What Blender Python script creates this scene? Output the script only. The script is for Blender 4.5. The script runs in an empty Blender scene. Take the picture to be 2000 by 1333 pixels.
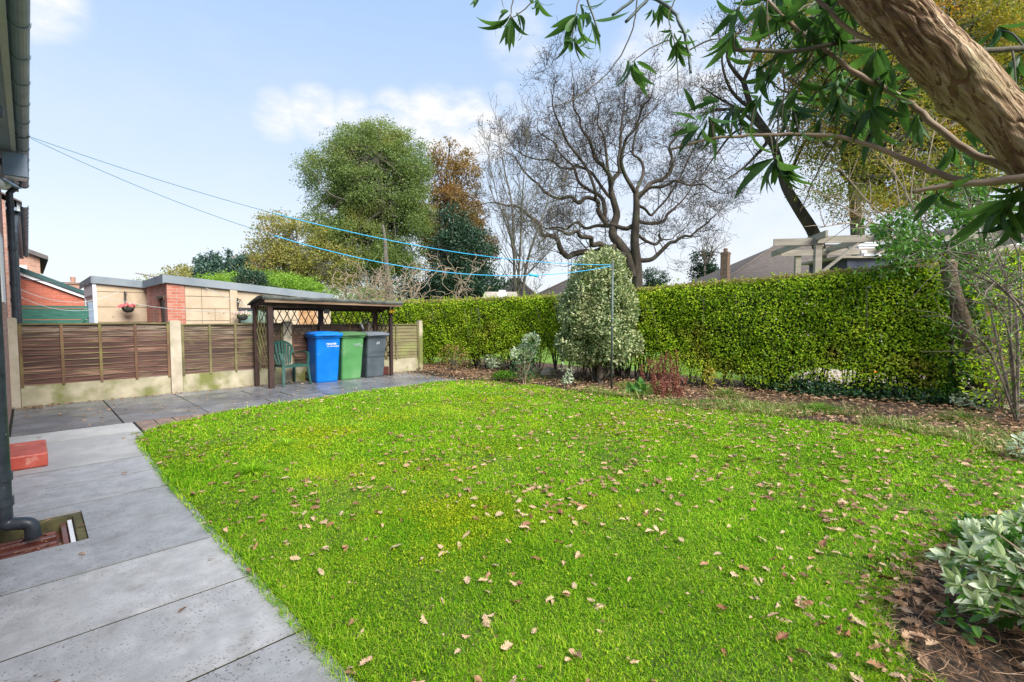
import bpy, math, random
import numpy as np
from math import radians as RAD, sin, cos, pi
random.seed(7); rng = np.random.default_rng(11)
sc = bpy.context.scene
C = sc.collection
V3 = lambda *a: np.array(a, dtype=float)
def nrm(a):
    a = np.asarray(a, float)
    return a/np.maximum(np.linalg.norm(a, axis=-1, keepdims=True), 1e-9)
# ---------------------------------------------------------------- camera
CAMH = 1.39; PITCH = RAD(2.97); F = 944.4
FW = V3(sin(RAD(45))*cos(PITCH), cos(RAD(45))*cos(PITCH), -sin(PITCH))
RT = V3(cos(RAD(45)), -sin(RAD(45)), 0)
UP = np.cross(RT, FW)
EYE = V3(0, 0, CAMH)
def ray(px, py):
    return FW + RT*((px-1000)/F) + UP*((666.5-py)/F)
def G(px, py, z=0.0):
    "ground point seen at a photograph pixel"
    d = ray(px, py); t = (z-CAMH)/d[2]
    return EYE + d*t
def at(px, py, depth):
    return EYE + ray(px, py)*depth
cam = bpy.data.cameras.new('camera'); cam.lens = 17.0; cam.sensor_width = 36
cam.clip_start = 0.05; cam.clip_end = 3000
co = bpy.data.objects.new('camera', cam); C.objects.link(co)
co.location = EYE; co.rotation_euler = (RAD(90)-PITCH, 0, RAD(-45))
sc.camera = co
# ---------------------------------------------------------------- object helpers
def tag(o, label=None, cat=None, group=None, kind=None):
    if label: o['label'] = label
    if cat: o['category'] = cat
    if group: o['group'] = group
    if kind: o['kind'] = kind
    return o
def thing(name, label, cat, loc=(0, 0, 0), group=None, kind=None):
    o = bpy.data.objects.new(name, None); C.objects.link(o)
    o.location = loc; o.empty_display_size = .2
    return tag(o, label, cat, group, kind)
def setp(c, parent):
    c.parent = parent
def wloc(o):
    v = V3(*o.location)
    while o.parent is not None:
        o = o.parent; v = v + V3(*o.location)
    return v
class MB:
    def __init__(s): s.v = []; s.f = []; s.n = 0
    def add(s, v, faces, mi=0):
        v = np.asarray(v, float).reshape(-1, 3)
        if not isinstance(faces, list) or (len(faces) and not isinstance(faces[0], np.ndarray)):
            by = {}
            for f in faces: by.setdefault(len(f), []).append(f)
            faces = [np.array(x) for x in by.values()]
        for f in faces:
            if f.size: s.f.append((f.astype(np.int64)+s.n, mi))
        s.v.append(v); s.n += len(v)
        return s
    def box(s, a, b, mi=0):
        x0, y0, z0 = a; x1, y1, z1 = b
        v = [(x0,y0,z0),(x1,y0,z0),(x1,y1,z0),(x0,y1,z0),(x0,y0,z1),(x1,y0,z1),(x1,y1,z1),(x0,y1,z1)]
        return s.add(v, [np.array([(0,3,2,1),(4,5,6,7),(0,1,5,4),(1,2,6,5),(2,3,7,6),(3,0,4,7)])], mi)
    def bar(s, p0, p1, w, t, side=(0, 0, 1), mi=0, w1=None):
        "rectangular bar: w along side, t across"
        p0 = V3(*p0); p1 = V3(*p1); d = nrm(p1-p0); sd = V3(*side); sd = nrm(sd-d*np.dot(sd, d)); n = np.cross(d, sd)
        w1 = w if w1 is None else w1
        v = []
        for p, ww in ((p0, w), (p1, w1)):
            for a, b in ((-1,-1),(1,-1),(1,1),(-1,1)): v.append(p+sd*ww/2*a+n*t/2*b)
        return s.add(v, [np.array([(0,1,2,3),(7,6,5,4),(0,4,5,1),(1,5,6,2),(2,6,7,3),(3,7,4,0)])], mi)
    def sweep(s, pts, w, t, side, mi=0, closed=False):
        pts = np.asarray(pts, float); n = len(pts)
        w = np.broadcast_to(w, n); t = np.broadcast_to(t, n); side = np.broadcast_to(np.asarray(side, float), (n, 3))
        T = nrm(np.gradient(pts, axis=0)); sd = nrm(side-T*(side*T).sum(1, keepdims=True)); nn = np.cross(T, sd)
        v = np.stack([pts+sd*(w*a/2)[:, None]+nn*(t*b/2)[:, None] for a, b in ((-1,-1),(1,-1),(1,1),(-1,1))], 1).reshape(-1, 3)
        f = []
        for i in range(n-1):
            for k in range(4):
                k2 = (k+1) % 4; f.append((i*4+k, i*4+k2, i*4+4+k2, i*4+4+k))
        f += [(3,2,1,0), (n*4-4, n*4-3, n*4-2, n*4-1)]
        return s.add(v, [np.array(f)], mi)
    def tube(s, pts, r, sides=8, mi=0, cap=True):
        pts = np.asarray(pts, float)[None]; n = pts.shape[1]
        r = np.broadcast_to(r, n)[None]
        return s.tubes(pts, r, sides, mi, cap)
    def tubes(s, P, R, sides=5, mi=0, cap=False):
        P = np.asarray(P, float); R = np.asarray(R, float); M, n, _ = P.shape
        T = nrm(np.gradient(P, axis=1)); a = T.mean(1); ref = np.where(np.abs(nrm(a)[:, 2:3]) > .9, V3(1, 0, 0), V3(0, 0, 1))[:, None, :]
        sd = nrm(np.cross(T, np.broadcast_to(ref, T.shape))); nn = np.cross(sd, T)
        ang = np.arange(sides)*2*pi/sides
        v = P[:, :, None, :]+R[:, :, None, None]*(sd[:, :, None, :]*np.cos(ang)[None, None, :, None]+nn[:, :, None, :]*np.sin(ang)[None, None, :, None])
        base = (np.arange(M)*n*sides)[:, None, None]
        i = np.arange(n-1)[None, :, None]*sides; k = np.arange(sides)[None, None, :]; k2 = (k+1) % sides
        f = np.stack([base+i+k, base+i+sides+k, base+i+sides+k2, base+i+k2], -1).reshape(-1, 4)
        fs = [f]
        if cap:
            fs.append((np.arange(M)*n*sides)[:, None]+np.arange(sides)[None, :])
            fs.append((np.arange(M)*n*sides)[:, None]+(n-1)*sides+np.arange(sides)[::-1][None, :])
        return s.add(v.reshape(-1, 3), fs, mi)
    def lathe(s, prof, c, sides=16, mi=0):
        "prof: (r, z) list round a vertical axis at c"
        ang = np.arange(sides)*2*pi/sides; v = []
        for r, z in prof: v.append(np.stack([c[0]+r*np.cos(ang), c[1]+r*np.sin(ang), np.full(sides, c[2]+z)], 1))
        f = []
        for i in range(len(prof)-1):
            for k in range(sides): k2 = (k+1) % sides; f.append((i*sides+k, i*sides+k2, (i+1)*sides+k2, (i+1)*sides+k))
        return s.add(np.concatenate(v), [np.array(f)], mi)
    def prism(s, poly, z0, z1, mi=0, axis=2):
        "extrude a 2-D outline along an axis (2: z, 1: y, 0: x)"
        n = len(poly); v = []
        for z in (z0, z1):
            for a, b in poly: v.append((a, b, z) if axis == 2 else ((a, z, b) if axis == 1 else (z, a, b)))
        f = [tuple(range(n))[::-1], tuple(range(n, 2*n))]+[(i, (i+1) % n, (i+1) % n+n, i+n) for i in range(n)]
        return s.add(v, f, mi)
    def scatter(s, tv, tf, pos, R, scale, mi=0):
        "copies of a template mesh: R (N,3,3) columns are axes"
        tv = np.asarray(tv, float); N = len(pos); scale = np.asarray(scale, float)
        if scale.ndim == 1: scale = np.repeat(scale[:, None], 3, 1)
        loc = tv[None]*scale[:, None, :]
        v = np.einsum('nij,nkj->nki', R, loc)+pos[:, None, :]
        K = len(tv); fs = []
        by = {}
        for f in tf: by.setdefault(len(f), []).append(f)
        for x in by.values():
            x = np.array(x); fs.append((np.arange(N)[:, None, None]*K+x[None]).reshape(-1, x.shape[1]))
        return s.add(v.reshape(-1, 3), fs, mi)
    def build(s, name, mats, parent=None, smooth=False, origin=None, bevel=0, label=None):
        me = bpy.data.meshes.new(name)
        v = np.concatenate(s.v)
        if parent is not None: off = wloc(parent); lo = V3(0, 0, 0)
        else:
            if origin is None:
                mn = v.min(0); mx = v.max(0); origin = V3((mn[0]+mx[0])/2, (mn[1]+mx[1])/2, mn[2])
            off = V3(*origin); lo = off
        v = v-off
        nl = sum(f.size for f, _ in s.f); nf = sum(len(f) for f, _ in s.f)
        me.vertices.add(len(v)); me.vertices.foreach_set('co', v.astype(np.float32).ravel())
        me.loops.add(nl); me.polygons.add(nf)
        vi = np.concatenate([f.ravel() for f, _ in s.f]).astype(np.int32)
        tot = np.concatenate([np.full(len(f), f.shape[1]) for f, _ in s.f]).astype(np.int32)
        st = np.concatenate([[0], np.cumsum(tot)[:-1]]).astype(np.int32)
        me.loops.foreach_set('vertex_index', vi); me.polygons.foreach_set('loop_start', st)
        mi = np.concatenate([np.full(len(f), m) for f, m in s.f]).astype(np.int32)
        me.polygons.foreach_set('material_index', mi)
        me.polygons.foreach_set('use_smooth', np.full(nf, bool(smooth)))
        if not isinstance(mats, (list, tuple)): mats = [mats]
        for m in mats: me.materials.append(m)
        me.update(calc_edges=True); me.validate()
        o = bpy.data.objects.new(name, me); C.objects.link(o); o.location = lo
        if parent is not None: o.parent = parent
        if bevel:
            b = o.modifiers.new('bevel', 'BEVEL'); b.width = bevel; b.segments = 2; b.limit_method = 'ANGLE'
        if label: o['label'] = label
        return o
def copy_tree(o, parent=None):
    c = o.copy(); C.objects.link(c)
    c.parent = parent
    for ch in [x for x in o.children]: copy_tree(ch, c)
    return c
def frames(d, n):
    d = nrm(d); s_ = nrm(np.cross(n, d)); n = np.cross(d, s_)
    return np.stack([d, s_, n], -1)
def rnd_dirs(N): return nrm(rng.normal(size=(N, 3)))
def vn(p, f=1.0, seed=0):
    "cheap smooth noise, about -1..1"
    p = np.asarray(p)*f; r = np.random.default_rng(seed); o = 0
    for k in range(6):
        w = r.normal(size=3)*(1+.35*k); o = o+np.sin(p@w+r.uniform(0, 6.28))/(1+.3*k)
    return o/3.0
def smooth_path(p, k=5):
    p = np.asarray(p, float); n = len(p); u = np.linspace(0, n-1, (n-1)*k+1); o = []
    for q in u:
        i = min(int(q), n-2); s_ = q-i; p0, p1, p2, p3 = p[max(i-1, 0)], p[i], p[i+1], p[min(i+2, n-1)]
        o.append(.5*((2*p1)+(-p0+p2)*s_+(2*p0-5*p1+4*p2-p3)*s_**2+(-p0+3*p1-3*p2+p3)*s_**3))
    return np.array(o)
def rough_tube(mb, path, radii, sides=28, amp=.1, sl=7, seed=0, mi=0, freq=4.2):
    "tube whose skin carries lengthwise bark ridges (amp as a share of the radius)"
    path = np.asarray(path, float); n = len(path); T = nrm(np.gradient(path, axis=0)); ref = V3(1, 0, 0) if abs(nrm(T.mean(0))[2]) > .9 else V3(0, 0, 1)
    sd = nrm(np.cross(T, np.broadcast_to(ref, T.shape))); nn = np.cross(sd, T); A, I = np.meshgrid(2*pi*np.arange(sides)/sides, np.arange(n))
    S = np.concatenate([[0], np.cumsum(np.linalg.norm(np.diff(path, axis=0), axis=1))])[:, None]*np.ones((1, sides))
    q = np.stack([np.cos(A)*.9, np.sin(A)*.9, S*sl], -1).reshape(-1, 3); q = q+.12*np.stack([vn(q, 2.2, seed+5), vn(q, 2.2, seed+6), vn(q, 1, seed+7)], 1)
    r = np.broadcast_to(np.asarray(radii, float), n)[:, None]*(1+amp*(1-np.abs(vn(q, freq, seed+1)))+amp*.4*(1-np.abs(vn(q, 9, seed+2)))+.06*vn(q*V3(.6, .6, .3), 1, seed+3)).reshape(n, sides)
    v = path[:, None, :]+sd[:, None, :]*(r*np.cos(A))[..., None]+nn[:, None, :]*(r*np.sin(A))[..., None]
    f = np.array([(i*sides+k, i*sides+(k+1) % sides, (i+1)*sides+(k+1) % sides, (i+1)*sides+k) for i in range(n-1) for k in range(sides)])
    return mb.add(v.reshape(-1, 3), [f, np.array([tuple(range(sides))[::-1], tuple(range((n-1)*sides, n*sides))])], mi)
# ---------------------------------------------------------------- leaf templates
T_DIA = ([(0,0,0),(.45,-.3,.06),(1,0,-.04),(.45,.3,.06)], [(0,1,2,3)])
def strip(n, wfun, bend, fold=.25):
    v = []; f = []
    for i in range(n+1):
        t = i/n; w = wfun(t); x = sin(bend*t)/bend if bend else t; z = -(1-cos(bend*t))/bend if bend else 0
        v += [(x, -w, z+w*fold), (x, 0, z), (x, w, z+w*fold)]
        if i: b = 3*(i-1); f += [(b, b+3, b+4, b+1), (b+1, b+4, b+5, b+2)]
    return v, f
T_LANCE = [strip(7, lambda t: .115*sin(pi*min(1, t**.75))**.9+.002, b, .16) for b in (.4, .9, 1.4)]
T_OVAL = [strip(5, lambda t: .21*sin(pi*t**.9)**.7+.004, b, .3) for b in (.25, .7, -.25)]
T_BLADE = [([(0,-.5,0),(0,.5,0),(.12,-.42,.5),(.12,.42,.5),(b,0,h)], [(0,1,3,2),(2,3,4)]) for b, h in ((.3,1.),(.6,.85),(.9,.65))]
def oakleaf(seed):
    r = random.Random(seed); L = []
    n = 4
    for sgn in (1, -1):
        side = []
        for i in range(n):
            t = .16+.72*(i+.5)/n; w = .27*sin(pi*(t*.8+.12))*r.uniform(.85, 1.15)
            side.append((t-.055, sgn*w*.5)); side.append((t+.01, sgn*w)); side.append((t+.05, sgn*w*.92))
        L.append(side)
    out = [(0, .012)]+L[0]+[(1, .03), (1, -.03)]+L[1][::-1]+[(0, -.012)]
    c1, c2 = r.uniform(-.9, .9), r.uniform(.3, 1.5)
    mid = [(x, 0) for x in np.linspace(0, 1, 5)]
    def z(x, y): return c1*(x-.5)**2*.6+c2*abs(y)*.7*(1 if seed % 3 else -1)+.04*sin(9*x+seed)+.03
    v = [(x, y, z(x, y)) for x, y in out]; nm = len(v)
    v += [(x, y, z(x, y)) for x, y in mid]
    h = len(out)//2; mids = [nm+i for i in range(5)]
    f = [tuple(list(range(h))+mids[::-1]), tuple(list(range(h, 2*h))+mids)]
    v = [(a-.5, b, c) for a, b, c in v]
    return v, f
T_OAK = [oakleaf(s_) for s_ in range(8)]
# ---------------------------------------------------------------- materials
def new_mat(name):
    m = bpy.data.materials.new(name); m.use_nodes = True; nt = m.node_tree
    return m, nt, nt.nodes['Principled BSDF'], nt.nodes['Material Output']
def N(nt, t, **kw):
    n = nt.nodes.new(t)
    for k, v in kw.items():
        if k.startswith('i_'): n.inputs[k[2:].replace('_', ' ')].default_value = v
        elif k.startswith('I'): n.inputs[int(k[1:])].default_value = v
        else: setattr(n, k, v)
    return n
def ramp(nt, fac, stops, interp='LINEAR'):
    r = nt.nodes.new('ShaderNodeValToRGB'); e = r.color_ramp.elements; r.color_ramp.interpolation = interp
    while len(e) > 1: e.remove(e[-1])
    e[0].position = stops[0][0]; e[0].color = (*stops[0][1], 1) if len(stops[0][1]) == 3 else stops[0][1]
    for p, c in stops[1:]:
        x = e.new(p); x.color = (*c, 1)
    nt.links.new(fac, r.inputs[0]); return r.outputs[0]
def coords(nt, scale=(1, 1, 1), rot=(0, 0, 0)):
    t = nt.nodes.new('ShaderNodeTexCoord'); m = nt.nodes.new('ShaderNodeMapping')
    m.inputs['Scale'].default_value = scale; m.inputs['Rotation'].default_value = rot
    nt.links.new(t.outputs['Object'], m.inputs[0]); return m.outputs[0]
def noise(nt, vec, scale, detail=4, rough=.55, dist=0):
    n = N(nt, 'ShaderNodeTexNoise', i_Scale=scale, i_Detail=detail, i_Roughness=rough, i_Distortion=dist)
    nt.links.new(vec, n.inputs['Vector']); return n.outputs['Fac']
def mix(nt, f, a, b, bt='MIX'):
    n = nt.nodes.new('ShaderNodeMix'); n.data_type = 'RGBA'; n.blend_type = bt
    for s_, v in ((n.inputs[0], f), (n.inputs[6], a), (n.inputs[7], b)):
        if isinstance(v, (int, float)): s_.default_value = v
        elif isinstance(v, tuple): s_.default_value = (*v, 1)
        else: nt.links.new(v, s_)
    return n.outputs[2]
def mathn(nt, op, a, b=0.0, clamp=False):
    n = nt.nodes.new('ShaderNodeMath'); n.operation = op; n.use_clamp = clamp
    for s_, v in ((n.inputs[0], a), (n.inputs[1], b)):
        if isinstance(v, (int, float)): s_.default_value = v
        else: nt.links.new(v, s_)
    return n.outputs[0]
def bump(nt, bs, h, strength=.3, dist=.01):
    b = N(nt, 'ShaderNodeBump', i_Strength=strength, i_Distance=dist); nt.links.new(h, b.inputs['Height']); nt.links.new(b.outputs[0], bs.inputs['Normal'])
def nmat(name, stops, scale=4, detail=5, rough=.7, stretch=(1, 1, 1), bs=.3, bd=.01, bscale=None, spots=None, spotmod=False, metal=0, rot=(0, 0, 0), spec=.4, rr=0.0, over=None):
    "noise-ramped material; spots=(scale, lo, colour) adds second layer; over=(scale, lo, hi, colour)"
    m, nt, b, o = new_mat(name)
    vc = coords(nt, stretch, rot); f = noise(nt, vc, scale, detail)
    col = ramp(nt, f, stops)
    pl = coords(nt)
    if over:
        k = ramp(nt, noise(nt, pl, over[0], 5), [(over[1], (0, 0, 0)), (over[2], (1, 1, 1))]); col = mix(nt, k, col, over[3])
    if spots:
        k = ramp(nt, noise(nt, pl, spots[0], 2), [(spots[1], (0, 0, 0)), (spots[1]+.03, (1, 1, 1))]); k = mathn(nt, 'MULTIPLY', k, ramp(nt, noise(nt, pl, 2.3, 4), [(.38, (.1, .1, .1)), (.62, (1, 1, 1))])) if spotmod else k; col = mix(nt, k, col, spots[2])
    if spotmod:
        g = nt.nodes.new('ShaderNodeNewGeometry'); col = mix(nt, 1.0, col, ramp(nt, g.outputs['Random Per Island'], [(0, (.76, .77, .78)), (.5, (.96, .96, .97)), (1, (1.14, 1.13, 1.1))]), 'MULTIPLY')
    nt.links.new(col, b.inputs['Base Color'])
    b.inputs['Roughness'].default_value = rough; b.inputs['Metallic'].default_value = metal; b.inputs['Specular IOR Level'].default_value = spec
    if rr:
        q = nt.nodes.new('ShaderNodeMapRange'); nt.links.new(noise(nt, pl, 3, 4), q.inputs[0]); q.inputs[1].default_value = .35; q.inputs[2].default_value = .65
        q.inputs[3].default_value = rough-rr; q.inputs[4].default_value = rough+rr; nt.links.new(q.outputs[0], b.inputs['Roughness'])
    if bs: bump(nt, b, noise(nt, vc if bscale is None else pl, bscale or scale, 6, .65), bs, bd)
    return m
def leafmat(name, stops, patch=None, pscale=1.2, trans=.35, rough=.5, spec=.4, nscale=2.0, edge=None, rw=.65):
    "every leaf (mesh island) gets its own tone; patches of another hue through the plant"
    m, nt, b, o = new_mat(name)
    g = nt.nodes.new('ShaderNodeNewGeometry'); f = g.outputs['Random Per Island']
    pl = coords(nt)
    f2 = mathn(nt, 'ADD', mathn(nt, 'MULTIPLY', f, rw), mathn(nt, 'MULTIPLY', noise(nt, pl, nscale, 3), .7)); f2 = mathn(nt, 'SUBTRACT', f2, .18+(rw-.65)*.5, True)
    col = ramp(nt, f2, stops)
    if patch:
        k = ramp(nt, noise(nt, pl, pscale, 3), [(patch[0], (0, 0, 0)), (patch[0]+.12, (1, 1, 1))]); 
        k2 = mathn(nt, 'MULTIPLY', k, ramp(nt, f, [(patch[2]-.05, (1, 1, 1)), (patch[2]+.05, (0, 0, 0))])); col = mix(nt, k2, col, patch[1])
    nt.links.new(col, b.inputs['Base Color']); b.inputs['Roughness'].default_value = rough; b.inputs['Specular IOR Level'].default_value = spec
    if trans:
        t = nt.nodes.new('ShaderNodeBsdfTranslucent'); c2 = mix(nt, 1.0, col, (1.25, 1.3, .8), 'MULTIPLY'); nt.links.new(c2, t.inputs[0])
        mx = nt.nodes.new('ShaderNodeMixShader'); mx.inputs[0].default_value = trans
        nt.links.new(b.outputs[0], mx.inputs[1]); nt.links.new(t.outputs[0], mx.inputs[2]); nt.links.new(mx.outputs[0], o.inputs['Surface'])
    return m
def brickmat(name, c1, c2, mortar, scale=1.0, blend=.5, bw=.215, bh=.065, stain=None, rough=.85):
    m, nt, b, o = new_mat(name)
    t = nt.nodes.new('ShaderNodeTexCoord'); s_ = nt.nodes.new('ShaderNodeSeparateXYZ'); nt.links.new(t.outputs['Object'], s_.inputs[0])
    c = nt.nodes.new('ShaderNodeCombineXYZ'); nt.links.new(mathn(nt, 'ADD', s_.outputs[0], s_.outputs[1]), c.inputs[0]); nt.links.new(s_.outputs[2], c.inputs[1])
    br = N(nt, 'ShaderNodeTexBrick', i_Scale=scale); br.inputs['Color1'].default_value = (*c1, 1); br.inputs['Color2'].default_value = (*c2, 1); br.inputs['Mortar'].default_value = (*mortar, 1)
    br.inputs['Brick Width'].default_value = bw+.01; br.inputs['Row Height'].default_value = bh+.01; br.inputs['Mortar Size'].default_value = .006; br.inputs['Bias'].default_value = -.1
    nt.links.new(c.outputs[0], br.inputs[0])
    col = mix(nt, .35, br.outputs[0], ramp(nt, noise(nt, coords(nt), 5, 5), [(.3, (.5, .45, .42)), (.7, (1.25, 1.2, 1.15))]), 'MULTIPLY')
    if stain: col = mix(nt, ramp(nt, noise(nt, coords(nt), 1.4, 5), [(stain[0], (0, 0, 0)), (stain[0]+.15, (1, 1, 1))]), col, stain[1])
    nt.links.new(col, b.inputs['Base Color']); b.inputs['Roughness'].default_value = rough
    bump(nt, b, br.outputs[0], .4, .008)
    return m
def plain(name, col, rough=.5, metal=0, spec=.4, var=.12):
    c0 = tuple(max(0, x*(1-var)) for x in col); c1 = tuple(x*(1+var) for x in col)
    return nmat(name, [(.3, c0), (.7, c1)], scale=7, detail=4, rough=rough, metal=metal, spec=spec, bs=.06, rr=.06)
# ---------------------------------------------------------------- palette
M = {}
M['slab'] = nmat('wet_concrete_slab', [(.3, (.30, .30, .30)), (.5, (.37, .372, .375)), (.7, (.45, .45, .455))], scale=9, detail=10, rough=.45, bs=.5, bd=.005, bscale=70, spots=(95, .625, (.085, .085, .085)), spotmod=True, rr=.16, over=(6, .58, .85, (.24, .235, .21)))
M['slab_light'] = nmat('dry_concrete_slab', [(.3, (.33, .33, .32)), (.7, (.50, .50, .485))], scale=1.8, detail=8, rough=.62, bs=.35, bd=.004, bscale=60, spots=(95, .64, (.12, .12, .12)), spotmod=True, rr=.1, over=(3, .5, .75, (.32, .315, .29)))
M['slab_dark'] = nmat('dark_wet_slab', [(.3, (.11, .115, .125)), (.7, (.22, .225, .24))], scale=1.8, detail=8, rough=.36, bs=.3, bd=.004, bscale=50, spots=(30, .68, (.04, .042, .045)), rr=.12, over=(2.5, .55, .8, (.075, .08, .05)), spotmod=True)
M['joint'] = nmat('mossy_joint_dirt', [(.35, (.010, .009, .008)), (.7, (.03, .032, .014))], scale=12, rough=.95, bs=.6)
M['sett'] = nmat('worn_brick_sett', [(.35, (.16, .10, .08)), (.65, (.30, .21, .17))], scale=9, rough=.7, bs=.4, over=(4, .5, .7, (.12, .12, .09)))
M['soil'] = nmat('dark_garden_soil', [(.3, (.014, .010, .008)), (.48, (.045, .030, .020)), (.62, (.13, .085, .055)), (.8, (.28, .18, .11))], scale=26, detail=10, rough=.9, bs=.9, bd=.03, over=(30, .52, .6, (.15, .085, .045)))
M['under'] = nmat('lawn_soil_and_moss', [(.3, (.03, .05, .008)), (.55, (.08, .13, .012)), (.75, (.17, .19, .02))], scale=3, detail=8, rough=.95, bs=.8, bd=.02)
M['far_grass'] = nmat('far_grass', [(.3, (.08, .16, .015)), (.7, (.16, .28, .03))], scale=3, detail=8, rough=.95, bs=.8, bd=.02, over=(2, .6, .75, (.16, .10, .06)))
M['far_ground'] = nmat('far_ground', [(.3, (.05, .07, .03)), (.7, (.12, .13, .06))], scale=.2, detail=8, rough=.95, bs=.4)
M['conc'] = nmat('weathered_concrete_post', [(.3, (.36, .31, .23)), (.7, (.52, .46, .36))], scale=5, detail=7, rough=.85, bs=.4, bscale=40, bd=.004, over=(4, .58, .78, (.24, .23, .11)))
M['conc_moss'] = nmat('mossy_concrete', [(.3, (.26, .24, .15)), (.7, (.48, .43, .31))], scale=4, detail=7, rough=.9, bs=.4, bscale=40, bd=.004, over=(2.3, .47, .62, (.17, .18, .055)), spots=None)
M['panel'] = nmat('stained_fence_board', [(.28, (.035, .013, .010)), (.5, (.085, .030, .020)), (.62, (.16, .070, .042)), (.78, (.36, .24, .15))], scale=3.2, detail=7, rough=.8, stretch=(.45, 1, 7), bs=.5, bd=.006, over=(1.3, .60, .8, (.24, .17, .10)))
M['panel_green'] = nmat('algae_fence_board', [(.3, (.028, .016, .012)), (.52, (.075, .04, .026)), (.75, (.20, .16, .07))], scale=3.2, detail=7, rough=.85, stretch=(.45, 1, 7), bs=.5, bd=.006, over=(1.5, .46, .66, (.17, .17, .055)))
M['panel_pale'] = nmat('pale_algae_board', [(.3, (.11, .09, .05)), (.75, (.26, .24, .11))], scale=3.2, detail=7, rough=.85, stretch=(.45, 1, 7), bs=.5, bd=.006, over=(2, .5, .7, (.22, .24, .08)))
M['batten'] = nmat('fence_batten', [(.3, (.09, .045, .028)), (.7, (.21, .125, .07))], scale=5, detail=6, rough=.85, stretch=(1, 1, .3), bs=.4, over=(2, .5, .7, (.2, .18, .06)))
M['batten_green'] = nmat('green_batten', [(.3, (.09, .075, .035)), (.7, (.20, .18, .08))], scale=5, detail=6, rough=.85, bs=.4)
M['shelter'] = nmat('dark_stained_timber', [(.3, (.022, .012, .011)), (.7, (.075, .038, .03))], scale=4, detail=6, rough=.75, stretch=(1, 1, .3), bs=.4, over=(1.5, .64, .8, (.11, .12, .04)))
M['fascia_wood'] = nmat('weathered_fascia', [(.3, (.11, .07, .045)), (.7, (.27, .18, .12))], scale=4, detail=6, rough=.8, stretch=(.3, 1, 3), bs=.4)
M['felt'] = nmat('worn_roof_felt', [(.3, (.035, .04, .035)), (.7, (.11, .115, .10))], scale=8, detail=7, rough=.9, bs=.8, bd=.02, over=(3, .5, .7, (.15, .16, .12)))
M['lath'] = nmat('trellis_lath', [(.3, (.02, .013, .012)), (.7, (.06, .036, .028))], scale=4, rough=.8, bs=.2)
M['lath_green'] = nmat('algae_lath', [(.3, (.14, .12, .04)), (.7, (.34, .32, .12))], scale=9, rough=.85, bs=.2, over=(2, .5, .65, (.09, .06, .04)))
M['blue'] = nmat('blue_bin_plastic', [(.3, (.0, .14, .56)), (.7, (.0, .19, .68))], scale=3, rough=.45, bs=.1, bscale=120, bd=.002, rr=.1, over=(6, .6, .85, (.03, .17, .46)), spots=(28, .72, (.10, .22, .42)))
M['green'] = nmat('green_bin_plastic', [(.3, (.065, .23, .07)), (.7, (.12, .31, .12))], scale=2.5, detail=6, rough=.5, bs=.1, bscale=120, bd=.002, rr=.08, over=(3, .55, .75, (.17, .33, .16)))
M['dark_green'] = plain('dark_green_lid', (.075, .17, .07), .45)
M['grey'] = nmat('grey_bin_plastic', [(.3, (.055, .07, .085)), (.7, (.10, .125, .145))], scale=3, detail=6, rough=.5, bs=.1, bscale=120, bd=.002, rr=.08)
M['grey_lid'] = plain('grey_lid', (.15, .17, .20), .45)
M['rubber'] = plain('black_rubber', (.02, .02, .02), .7)
M['white'] = plain('white_print', (.8, .82, .84), .6, var=.03)
M['faded'] = plain('faded_print', (.42, .47, .5), .7, var=.2)
M['chair'] = nmat('green_chair_plastic', [(.3, (.018, .062, .05)), (.7, (.036, .10, .085))], scale=6, rough=.33, bs=.05, rr=.08)
M['pipe'] = nmat('black_drainpipe', [(.3, (.018, .024, .032)), (.7, (.05, .062, .078))], scale=9, detail=6, rough=.35, bs=.1, rr=.1, spots=(45, .72, (.3, .33, .36)))
M['white_pipe'] = plain('white_soil_pipe', (.62, .66, .70), .4, var=.06)
M['brick'] = brickmat('pinkish_house_brick', (.42, .21, .16), (.50, .29, .23), (.42, .38, .34), stain=(.62, (.30, .22, .19)))
M['brick_red'] = brickmat('red_extension_brick', (.46, .115, .065), (.54, .16, .10), (.42, .24, .19))
M['brick_old'] = brickmat('old_garage_brick', (.42, .13, .08), (.52, .22, .15), (.38, .32, .28), stain=(.60, (.42, .38, .36)))
M['brick_far'] = brickmat('far_house_brick', (.38, .18, .12), (.46, .26, .19), (.42, .38, .33))
M['tile'] = nmat('concrete_roof_tile', [(.3, (.085, .08, .08)), (.7, (.17, .15, .14))], scale=3, detail=7, rough=.85, stretch=(1, 1, 2), bs=.5)
M['roof_far'] = nmat('distant_roof_tiles', [(.3, (.075, .062, .055)), (.7, (.14, .115, .10))], scale=9, detail=6, rough=.85, stretch=(.4, .4, 3), bs=.5, bd=.03, over=(2, .6, .8, (.16, .16, .09)))
M['soffit'] = plain('grey_blue_soffit', (.22, .29, .37), .6)
M['gutter'] = plain('dark_gutter_plastic', (.19, .25, .32), .4)
M['fascia'] = plain('pale_fascia_board', (.45, .49, .50), .5, var=.06)
M['step'] = nmat('red_painted_step', [(.3, (.40, .055, .035)), (.7, (.58, .13, .09))], scale=6, detail=7, rough=.35, bs=.25, bscale=30, over=(9, .6, .7, (.66, .30, .24)), rr=.12)
M['gully'] = nmat('red_brown_gully', [(.3, (.08, .024, .02)), (.7, (.20, .075, .055))], scale=7, rough=.3, bs=.4, rr=.1)
M['gully_edge'] = nmat('mossy_gully_edge', [(.3, (.05, .045, .025)), (.6, (.13, .12, .05)), (.75, (.33, .27, .18))], scale=9, detail=7, rough=.85, bs=.6)
M['gconc'] = nmat('garage_concrete_panel', [(.3, (.42, .33, .225)), (.7, (.56, .45, .325))], scale=2.5, detail=7, rough=.85, bs=.3, bscale=40, bd=.004, over=(1.2, .58, .8, (.28, .23, .15)))
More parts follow.
